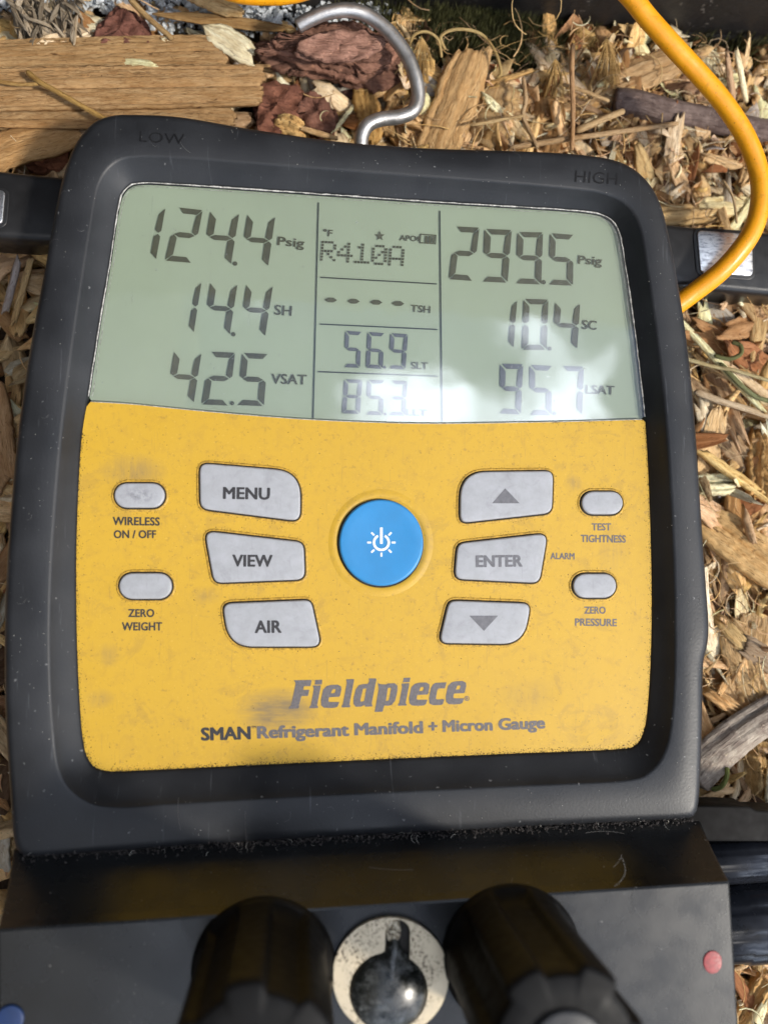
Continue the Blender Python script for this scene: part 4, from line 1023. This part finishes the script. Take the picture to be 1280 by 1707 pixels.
k4 = key('key', [(767,787,38),(921,785,8),(919,855,9),(766,872,7)], 'grey key with an upward triangle')
k5 = key('key', [(762,906,8),(912,889,9),(898,972,9),(757,965,8)], 'grey key marked ENTER')
k6 = key('key', [(748,1001,8),(884,1006,9),(871,1074,38),(731,1072,8)], 'grey key with a downward triangle')
for a, l in (((191,805,275,847), 'small grey pill key above WIRELESS, smudged'), ((199,955,287,999), 'small grey pill key above ZERO WEIGHT'), ((968,819,1037,858), 'small grey pill key above TEST TIGHTNESS'), ((954,956,1026,997), 'small grey pill key above ZERO PRESSURE')):
    key('small_key', None, l, pill(*a))
text('MENU', (371.5,831), (450,832.5), 20, kz, 'keyink_dark' if 'keyink_dark' in M else 'ink', k1, bold=.042)
text('VIEW', (387,944), (454.5,944.5), 20, kz, 'ink', k2, bold=.042)
text('AIR', (424.5,1055), (469.5,1054.5), 21, kz, 'ink', k3, bold=.042)
text('ENTER', (793,945), (871,944), 19.5, kz, 'keyink', k5, bold=.055)
for kk, tri in ((k4, [(842,814),(820,839),(866,839)]), (k6, [(782,1026.5),(830,1026.5),(806.5,1052)])):
    flat('triangle_symbol', w2(tri, kz), kz, kz + .00006, 'keyink', kk)
zt = ZF + .00002
for body, a, b, cap, m in (('WIRELESS',(187.5,875),(266.5,876),14,'ink'),('ON / OFF',(189.5,897),(260.5,897),13.5,'ink'),('ZERO',(213.5,1028.5),(257.5,1028.5),13.5,'ink'),('WEIGHT',(203,1051),(270.5,1051),14,'ink'),
                           ('TEST',(986,884),(1018.5,884),12,'greyink'),('TIGHTNESS',(967.5,903.5),(1043,904.5),12.5,'greyink'),('ALARM',(917,932),(957.5,932.5),11,'greyink'),('ZERO',(973.5,1023),(1009.5,1023),12,'greyink'),('PRESSURE',(958,1043),(1028,1044),12.5,'greyink'),
                           ('SMAN',(335,1234.5),(418.5,1232),21.5,'ink'),('Refrigerant',(428.5,1231),(582.5,1226.5),20.5,'greyink'),('Manifold',(590.5,1225.5),(705.5,1222),20,'greyink'),('+',(714,1221),(729.5,1220.5),20,'greyink'),
                           ('Micron',(737.5,1220),(821.5,1217.5),19.5,'greyink'),('Gauge',(830.5,1217),(909,1214),19.5,'greyink'),('TM',(419.5,1214.5),(427,1214),4,'ink')):
    text(body, a, b, cap, zt, m, faceplate, bold=.052 if cap > 17 else .036)
# the maker's italic wordmark, outlined by hand
E = [[(318,128),(345,121),(388,119),(408,130),(411,150),(400,195),(333,198),(329,222),(336,228),(398,228),(387,256),(372,264),(340,266),(300,264),(284,250),(282,215),(296,150)], [(354,149),(372,147),(375,155),(368,172),(345,174)]]
LG = [[(110,92),(225,89),(217,128),(176,129),(170,152),(210,151),(201,190),(160,191),(144,250),(146,258),(142,268),(80,271),(82,260),(95,248),(123,115),(121,103)],
      [(245,90),(291,88),(287,118),(241,119),(246,104)], [(228,125),(283,123),(258,250),(266,258),(262,266),(208,267),(211,256),(219,248),(237,148),(236,136)],
      *E, [(440,86),(492,84),(461,244),(468,252),(465,261),(412,262),(414,250),(420,240),(444,112),(443,98)],
      [(582,80),(632,80),(600,240),(606,248),(602,256),(560,258),(556,246),(535,257),(500,258),(486,240),(487,205),(500,150),(520,122),(545,116),(576,114),(585,98)], [(546,145),(568,143),(553,222),(533,227),(529,215)],
      [(638,104),(650,116),(690,118),(700,112),(745,110),(763,125),(762,160),(748,220),(725,248),(700,252),(681,250),(673,272),(672,280),(668,289),(618,291),(622,275),(645,145)], [(702,140),(720,138),(722,148),(708,218),(689,222)],
      [(800,77),(844,75),(838,103),(794,104),(800,90)], [(787,112),(838,110),(813,236),(821,243),(818,250),(765,252),(767,241),(773,233),(791,136)],
      *[[(x + 553, y - 14) for x, y in p] for p in E],
      [(1000,108),(1070,104),(1060,142),(1022,143),(1013,150),(1003,205),(1010,212),(1056,211),(1048,240),(1036,247),(985,248),(962,238),(960,205),(972,140),(985,118)],
      *[[(x + 783, y - 23) for x, y in p] for p in E],
      [(1198 + 16 * math.cos(t * .39), 206 + 16 * math.sin(t * .39)) for t in range(16)], [(1198 + 12 * math.cos(t * .39), 206 + 12 * math.sin(t * .39)) for t in range(16)], [(1193,199),(1201,198),(1203,203),(1200,207),(1204,214),(1199,214),(1196,208),(1196,214),(1192,214)]]
def sub2(p, n=3):
    p = np.array(p, float); q = (p + np.roll(p, -1, 0)) / 2; out = []
    for i in range(len(p)):
        out += [p[i] * .82 + q[i] * .18, p[i] * .30 + q[i] * .70] if False else [p[i] * .72 + q[i - 1] * .28, p[i] * .94 + (q[i - 1] + q[i]) * .03, p[i] * .72 + q[i] * .28]
    return out
curve_mesh('wordmark', [sub2(p) for p in LG], .00006, 'greyink', faceplate, lambda x, y: tuple(P(460 + x / 3.765, 1110 + y / 3.765, zt)))

# blue power button -------------------------------------------------------
bc = P(635.5, 904.5, ZF + .001); mpp = (CAM_H - ZF) / FPX
bx = ellipse(bc.x, bc.y, 70.3 * mpp, 72.3 * mpp, 96)
btn = solid('power_button', bx, ZF - .0002, ZF + .0016, .0007, 'blue', gauge, 6, dome=-.0004)
g0, g1 = inset(ccw(bx), -.00045), inset(ccw(bx), .0001)
V, F = loft([[(x - .0002, y - .0002, ZF + .00003) for x, y in g0], [(x, y, ZF + .00004) for x, y in g1]], False, False); pyd('button_gap', V, F, 'gap', btn, True)
rr = [[(x, y, ZF + z) for x, y in inset(ccw(bx), d)] for d, z in ((-.0005, .00002), (-.0010, .0003), (-.0021, .0002), (-.0031, .00001))]
V, F = loft(rr, False, False); pyd('button_lip', V, F, 'yellow', btn, True)
zb = ZF + .0016
ic = (635.6, 904.4); polys = []
arc = [(ic[0] + 14.3 * math.sin(a), ic[1] - 14.3 * math.cos(a)) for a in np.linspace(.47, 2 * math.pi - .47, 30)] + [(ic[0] + 10.4 * math.sin(a), ic[1] - 10.4 * math.cos(a)) for a in np.linspace(2 * math.pi - .47, .47, 30)]
polys.append(arc); polys.append([(633.4,879.4),(637.7,879.4),(637.7,906.5),(633.4,906.5)])
for k in range(1, 8):
    a = k * math.pi / 4; s, c = math.sin(a), -math.cos(a); w_ = 1.5
    polys.append([(ic[0] + s * 17 - c * w_, ic[1] + c * 17 + s * w_), (ic[0] + s * 23.6 - c * w_, ic[1] + c * 23.6 + s * w_), (ic[0] + s * 23.6 + c * w_, ic[1] + c * 23.6 - s * w_), (ic[0] + s * 17 + c * w_, ic[1] + c * 17 - s * w_)])
curve_mesh('power_symbol', polys, .00012, 'white', btn, lambda x, y: tuple(P(x, y, zb - .00035)))

# dirt on the overlay, lint along the lower joint, pale dust --------------
def specks(name, pts, size, mat, parent, seed, zof=.00002, stretch=1.0):
    r = np.random.default_rng(seed); V = []; F = []
    for (x, y, z) in pts:
        s = r.uniform(*size); b = len(V); a = r.uniform(0, 6.28)
        for d in ((1, 0, 0), (-.5, .87, 0), (-.5, -.87, 0), (0, 0, 1.)):
            q = np.array(d) * s * r.uniform(.5, 1.4); q = np.array([(q[0] * math.cos(a) - q[1] * math.sin(a)) * stretch, q[0] * math.sin(a) + q[1] * math.cos(a), q[2] * .7])
            V.append((x + q[0], y + q[1], z + zof + q[2]))
        F += [(b, b + 1, b + 3), (b + 1, b + 2, b + 3), (b + 2, b, b + 3)]
    o = pyd(name, V, F, mat, parent); o['kind'] = 'stuff'; return o
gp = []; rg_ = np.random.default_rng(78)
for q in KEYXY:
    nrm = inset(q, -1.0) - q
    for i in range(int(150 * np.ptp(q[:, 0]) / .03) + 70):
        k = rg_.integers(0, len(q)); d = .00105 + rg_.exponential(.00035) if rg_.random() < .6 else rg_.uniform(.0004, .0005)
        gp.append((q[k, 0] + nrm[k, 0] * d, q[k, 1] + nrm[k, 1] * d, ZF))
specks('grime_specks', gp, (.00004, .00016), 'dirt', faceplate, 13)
r = np.random.default_rng(77); pts = []; fc = ccw(dense(face_xy, 4000)); fin = inset(fc, 1.0) - fc
for i in range(6500):
    k = r.integers(0, len(fc)); x, y = fc[k]
    if y > P(0, 720, ZPAN).y and abs(x) < .075: continue
    d = r.exponential(.00045)
    bottom = y < P(0, 1230, ZPAN).y
    if not bottom and r.random() < .45: continue
    pts.append((x + fin[k, 0] * d, y + fin[k, 1] * d, ZF))
for i in range(420):
    p = P(r.uniform(140, 1075), r.uniform(715, 1255), ZF); pts.append((p.x, p.y, ZF))
specks('dirt_specks', pts, (.00005, .00020), 'dirt', faceplate, 3)
pts = []
for i in range(5200):
    t = r.uniform(0, 1); x = 40 + t * 1115; y = 1428 - t * 61 + r.normal(0, 6.5) + 5; p = P(x, y, .0425); pts.append((p.x, p.y, .0408 + abs(r.normal(0, .0012))))
specks('lint_crumbs', pts, (.00012, .00050), 'lint', gauge, 4)
V = []; F = []
for i in range(30):
    t = r.uniform(0, 1); x = 40 + t * 1120; y = 1428 - t * 61 + r.normal(0, 5) + 2; p = P(x, y, .042); a = r.uniform(0, 6.28); L = r.uniform(.0006, .002)
    q = [p + Vector((math.cos(a + k * .5) * L * k / 3, math.sin(a + k * .5) * L * k / 3, .0008 * k)) for k in range(4)]
    v, f = tube(q, .00005, 3, False); b = len(V); V += v; F += [tuple(b + j for j in ff) for ff in f]
o = pyd('lint_hairs', V, F, 'dust', gauge); o['kind'] = 'stuff'
pts = []
for i in range(260):
    k = r.integers(0, NA); t = r.uniform(0, 1); R = RO[k] * t + RI[k] * (1 - t) - .001; pts.append((C0[0] + R * math.cos(A[k]), C0[1] + R * math.sin(A[k]), ZRIM + .00035))
specks('dust_specks', pts, (.00004, .00016), 'dust', gauge, 6)
pts = []
for i in range(160):
    p = P(r.uniform(200, 1030), r.uniform(350, 690), ZPAN + .00015); pts.append((p.x, p.y, ZPAN + .00015))
specks('dust_specks', pts, (.00003, .00012), 'dust', lens, 7)

# manifold block ---------------------------------------------------------------
ZB = .063
eL, eR = P(-4, 1552.5, ZB), P(1216, 1472, ZB)
sL, sR = P(22, 1418, .040), P(1163, 1358, .040)
ex = (eR - eL).normalized(); dn = Vector((ex.y, -ex.x, 0))            # towards the bottom of the picture
def block():
    prof = []                                                        # (t along slope, dy, z)
    nS = 10; secs = []
    for (s, e) in ((sL, eL), (sR, eR)):
        sec = [Vector((s.x, s.y, .012)) - dn * -.0, Vector((s.x, s.y, .040))]
        ctrl = s.lerp(e, .45); ctrl.z = .0475
        ctrl = ctrl + (e - s).cross(Vector((0, 0, 1))).normalized() * 0
        for k in range(1, nS + 1):
            t = k / nS; p = s * (1 - t) ** 2 + ctrl * 2 * t * (1 - t) + e * t * t; sec.append(p)
        sec[-1] = e - dn * .0003 + Vector((0, 0, -.0003)); sec.append(e + dn * .0003)
        f = e + dn * .085; sec += [f, Vector((f.x, f.y, .012))]
        secs.append(sec)
    n = len(secs[0]); nx = 24; V = []; F = []
    # small chamfer on each end
    cols = [(0, -.0004), (0.003, 0)] + [(i / nx, 0) for i in range(1, nx)] + [(.997, 0), (1, -.0004)]
    for t, dz in cols:
        for k in range(n):
            p = secs[0][k].lerp(secs[1][k], t); V.append((p.x, p.y, p.z + dz))
    m = len(cols)
    for i in range(m - 1):
        for k in range(n):
            q = (k + 1) % n; F.append((i * n + k, i * n + q, (i + 1) * n + q, (i + 1) * n + k))
    F.append(tuple(range(n))); F.append(tuple(reversed(range((m - 1) * n, m * n))))
    o = pyd('manifold_block', V, F, 'block', gauge)
    bm = bmesh.new(); bm.from_mesh(o.data); bmesh.ops.recalc_face_normals(bm, faces=bm.faces[:]); bm.to_mesh(o.data); bm.free()
    return o
blk = block()

def disc(name, cx, cy, rx, z0, z1, bev, mat, parent, n=64, dome=0.0, ry=None):
    c = P(cx, cy, z1); m = (CAM_H - z1) / FPX
    return solid(name, ellipse(c.x, c.y, rx * m, (ry or rx) * m, n), z0, z1, bev, mat, parent, 5, dome)
def scratches():
    r = np.random.default_rng(15); V = []; F = []
    def add(pts_, rad=.00004):
        v, f = tube([Vector(p) for p in pts_], rad, 3, False); b = len(V); V.extend(v); F.extend(tuple(b + j for j in ff) for ff in f)
    def arc(p, q, bow, z):
        a, b = P(*p, z), P(*q, z); n = Vector((b.y - a.y, a.x - b.x, 0)) * bow
        add([a.lerp(b, t) + n * 4 * t * (1 - t) for t in np.linspace(0, 1, 8)])
    arc((1022, 1446), (1036, 1425), .1, .0565); arc((1024, 1478), (1036, 1430), .25, ZB + .0001); arc((840, 1488), (854, 1464), .1, .0625); arc((976, 1389), (1040, 1390), -.05, .0482)
    arc((615, 1446), (690, 1450), .03, .056); arc((298, 1330), (301, 1384), .05, ZRIM + .0003); arc((409, 1352), (414, 1435), .02, ZRIM + .0003); arc((300, 234), (318, 254), .1, ZRIM + .0003)
    arc((1058, 1480), (1070, 1530), .2, ZB + .0001)
    for i in range(16):
        k = r.integers(0, NA); t = r.uniform(.3, .8); R = RO[k] * t + RI[k] * (1 - t); x, y = C0[0] + R * math.cos(A[k]), C0[1] + R * math.sin(A[k]); a = r.uniform(0, 6.28); L = r.uniform(.001, .004)
        add([Vector((x + math.cos(a + .3 * j) * L * j / 4, y + math.sin(a + .3 * j) * L * j / 4, ZRIM + .0003)) for j in range(5)], .00002)
    o = pyd('scratches', V, F, 'scratch', gauge); o['kind'] = 'stuff'
scratches()
disc('red_dot', 1188, 1605, 16, ZB - .001, ZB + .0003, .0002, 'red', blk, 40, ry=18.5)
disc('blue_dot', 16, 1700, 21, ZB - .001, ZB + .0008, .0005, 'bluedot', blk, 40)

# sight glass: silver ring with a keyhole opening, dark dome, grit in the slot
def sight_glass():
    m = (CAM_H - ZB) / FPX; dc = (646.5, 1650.0); R2 = 65.0
    outer = [(650 + 96 * math.cos(t), 1625 + 98 * math.sin(t)) for t in np.linspace(0, 2 * math.pi, 120, endpoint=False)]
    xl, xr = -6.0, 35.0
    al, ar = math.atan2(-math.sqrt(R2 ** 2 - xl ** 2), xl), math.atan2(-math.sqrt(R2 ** 2 - xr ** 2), xr)
    inner = [(dc[0] + R2 * math.cos(t), dc[1] + R2 * math.sin(t)) for t in np.linspace(ar, al + 2 * math.pi, 80)]
    sc = (xl + xr) / 2; hw = (xr - xl) / 2
    inner += [(dc[0] + sc + 1 + hw * math.cos(t), dc[1] - 98 + hw * 1.05 * math.sin(t)) for t in np.linspace(math.pi, 2 * math.pi, 20)]
    ring = curve_mesh('sight_glass_ring', [outer, inner], .0016, 'ring', gauge, lambda x, y: tuple(P(x, y, ZB + .0002)))
    bv = ring.modifiers.new('edge', 'BEVEL'); bv.width = .0005; bv.segments = 3; bv.limit_method = 'ANGLE'; bv.angle_limit = .9
    fl = w2([(x, y) for x, y in outer], ZB + .0002); solid('slot_floor', ccw(inset(ccw(fl), .0008)), ZB + .00005, ZB + .00015, .00002, 'gap', ring, 1)
    c = P(dc[0], dc[1], ZB); rad0 = (R2 - .5) * m; V = []; F = []; nr = 16; nn = 80
    for i in range(nr + 1):
        t = i / nr * math.pi / 2; z = ZB + .0002 + .0052 * math.sin(t)
        for k in range(nn):
            a = 2 * math.pi * k / nn; neck = math.exp(-((a - math.pi / 2 + .13) / .17) ** 2) * math.cos(t) ** 2 * .32
            rad = rad0 * math.cos(t) * (1 + neck); V.append((c.x + rad * math.cos(a), c.y + rad * math.sin(a), z))
    for i in range(nr):
        for k in range(nn): F.append((i * nn + k, i * nn + (k + 1) % nn, (i + 1) * nn + (k + 1) % nn, (i + 1) * nn + k))
    pyd('sight_glass_dome', V, F, 'ball', gauge, True)
    g = P(655, 1550, ZB); solid('slot_grit', np.array([(g.x + math.cos(t) * 12.5 * m, g.y + math.sin(t) * 21 * m) for t in np.linspace(0, 2 * math.pi, 40, endpoint=False)]), ZB + .0001, ZB + .0012, .0006, 'grit', gauge, 3)
sight_glass()

# two fluted valve knobs ------------------------------------------------------------
def knob(px, py, rot, label, h=.052):
    b = P(px, py, ZB); R = .0176; n = 180; rings = []
    for z, k, gd in ((.0, 1.03, 0), (.0012, 1.04, 0), (.0022, 1.01, .2), (.004, .99, 1), (.012, .975, 1), (.03, .985, 1), (h - .004, 1.0, 1), (h - .0012, .99, 1), (h - .0003, .96, .95), (h, .92, .9), (h + .0004, .6, .0), (h + .0006, .02, 0)):
        rg = []
        for j in range(n):
            a = 2 * math.pi * j / n; ph = ((a - math.radians(rot)) / (2 * math.pi / 6) + .5) % 1 - .5; ph = abs(ph) * 60
            g = 1 / (1 + math.exp((ph - 15) * 1.3)); rr_ = R * k * (1 - .13 * g * gd)
            rg.append((b.x + rr_ * math.cos(a), b.y + rr_ * math.sin(a), ZB + z))
        rings.append(rg)
    V, F = loft(rings); o = pyd('valve_knob', V, F, 'knob', gauge, True); o['label'] = label
    m = 40; c2 = ellipse(b.x, b.y, .0085, .0085, m); solid('knob_cap', c2, ZB + h - .001, ZB + h + .0016, .0008, 'plastic', o, 4)
    return o
knob(852, 1592, 92, 'right black fluted valve knob')
knob(440, 1616, 68, 'left black fluted valve knob')

# side port on the right: fluted black fitting lying along x
def lathe_x(name, py, z, prof, label, px0=1120):
    a = P(px0, py, z); up = Vector((0, 0, 1)); n = 72; V = []; F = []
    for s_, k in prof:
        for j in range(n):
            t = 2 * math.pi * j / n; fl = (t / (2 * math.pi / 10)) % 1; g = math.exp(-((fl - .5) / .08) ** 2) * (1 if s_ > .012 else 0)
            V.append(a + ex * s_ + (dn * math.cos(t) + up * math.sin(t)) * k * (1 - .05 * g))
    m = len(prof)
    for i in range(m - 1):
        for j in range(n): F.append((i * n + j, i * n + (j + 1) % n, (i + 1) * n + (j + 1) % n, (i + 1) * n + j))
    F.append(tuple(range(n))); F.append(tuple(range((m - 1) * n, m * n)))
    o = pyd(name, V, F, 'port', gauge)
    bm = bmesh.new(); bm.from_mesh(o.data); bmesh.ops.recalc_face_normals(bm, faces=bm.faces[:]); bm.to_mesh(o.data); bm.free()
    o.data.polygons.foreach_set('use_smooth', [True] * len(o.data.polygons)); o['label'] = label
def side_port():
    lathe_x('hose_port', 1442, .036, [(0, .0066), (.060, .0066), (.0605, .0060)], 'slim glossy dark tube at the right of the block')
    lathe_x('side_valve', 1546, .036, [(0, .0112), (.020, .0112), (.0205, .0118), (.058, .0116), (.0585, .0100)], 'thick glossy black fitting at the right of the block')
    br = w2([(1120,1343),(1250,1345),(1262,1352),(1420,1358),(1420,1404),(1120,1404)], .042); solid('port_bracket', br, .030, .042, .0008, 'matte', gauge, 3)
side_port()

# black strap bar behind the housing with bright plates ------------------------------
def bar():
    def sec(outl, z0, z1): return solid('back_bar', w2(outl, z1), z0, z1, .0022, 'plastic', gauge, 4)
    b = sec([(-260,262),(-60,276),(60,288),(140,296),(600,330),(1060,365),(1160,376),(1240,380),(1300,388),(1460,400),(1460,512),(1300,492),(1150,478),(600,440),(105,402),(-60,392),(-260,380)], .012, .026)
    def plate(c, label):
        q = w2(rounded([(x, y, 8) for x, y in c], 5), .0262)
        g = solid('plate_surround', inset(ccw(q), -.0012), .024, .0263, .0003, 'plastic', gauge, 3)
        pl = solid('metal_plate', q, .0255, .0269, .0003, 'chrome', g, 3); g['label'] = label
    plate([(1160,384),(1252,391),(1254,461),(1166,454)], 'bright scuffed metal plate on the right arm of the bar')
    plate([(-70,312),(10,318),(5,374),(-70,368)], 'bright metal plate on the left arm of the bar')
bar()

# steel hanging hook -------------------------------------------------------------------
hz = .024
hp = catmull([P(x, y, z) for x, y, z in ((497,42,.030),(515,32,.031),(545,20,.032),(580,16,.032),(615,26,.031),(650,54,.030),(678,92,.029),(693,130,.028),(697,162,.027),(688,184,.027),(666,194,.027),(635,198,.027),(613,208,.027),(603,228,.026),(602,262,.024),(602,300,.022))], 8, False)
n = len(hp); rr = [.00225] * n
V, F = tube([Vector(hp[0]) + (Vector(hp[0]) - Vector(hp[1])).normalized() * .0004] + [Vector(p) for p in hp], [.0016] + rr, 24)
pyd('hanging_hook', V, F, 'steel', gauge, True)['label'] = 'bent steel hanging hook above the housing'
adopt_all()

# ================================================================== yellow hose
hs = [(1085,540,.027),(1150,492,.030),(1200,453,.0335),(1238,410,.036),(1259,372,.037),(1268,325,.038),(1263,280,.039),(1243,228,.041),(1210,176,.043),(1170,128,.045),(1122,76,.048),(1082,32,.050),(1040,-18,.052),(960,-90,.052),(820,-120,.050),(660,-90,.046),(560,-40,.042),(500,-16,.040),(445,-10,.040),(380,-18,.040),(300,-60,.036),(200,-140,.03)]
hp = catmull([P(x, y, z) for x, y, z in hs], 12, False)
V, F = tube([Vector(p) for p in hp], .00305, 24)
o = pyd('hose', V, F, 'hose', None, True)
tag(o, 'glossy orange yellow hose curving over the right arm of the bar', 'hose')
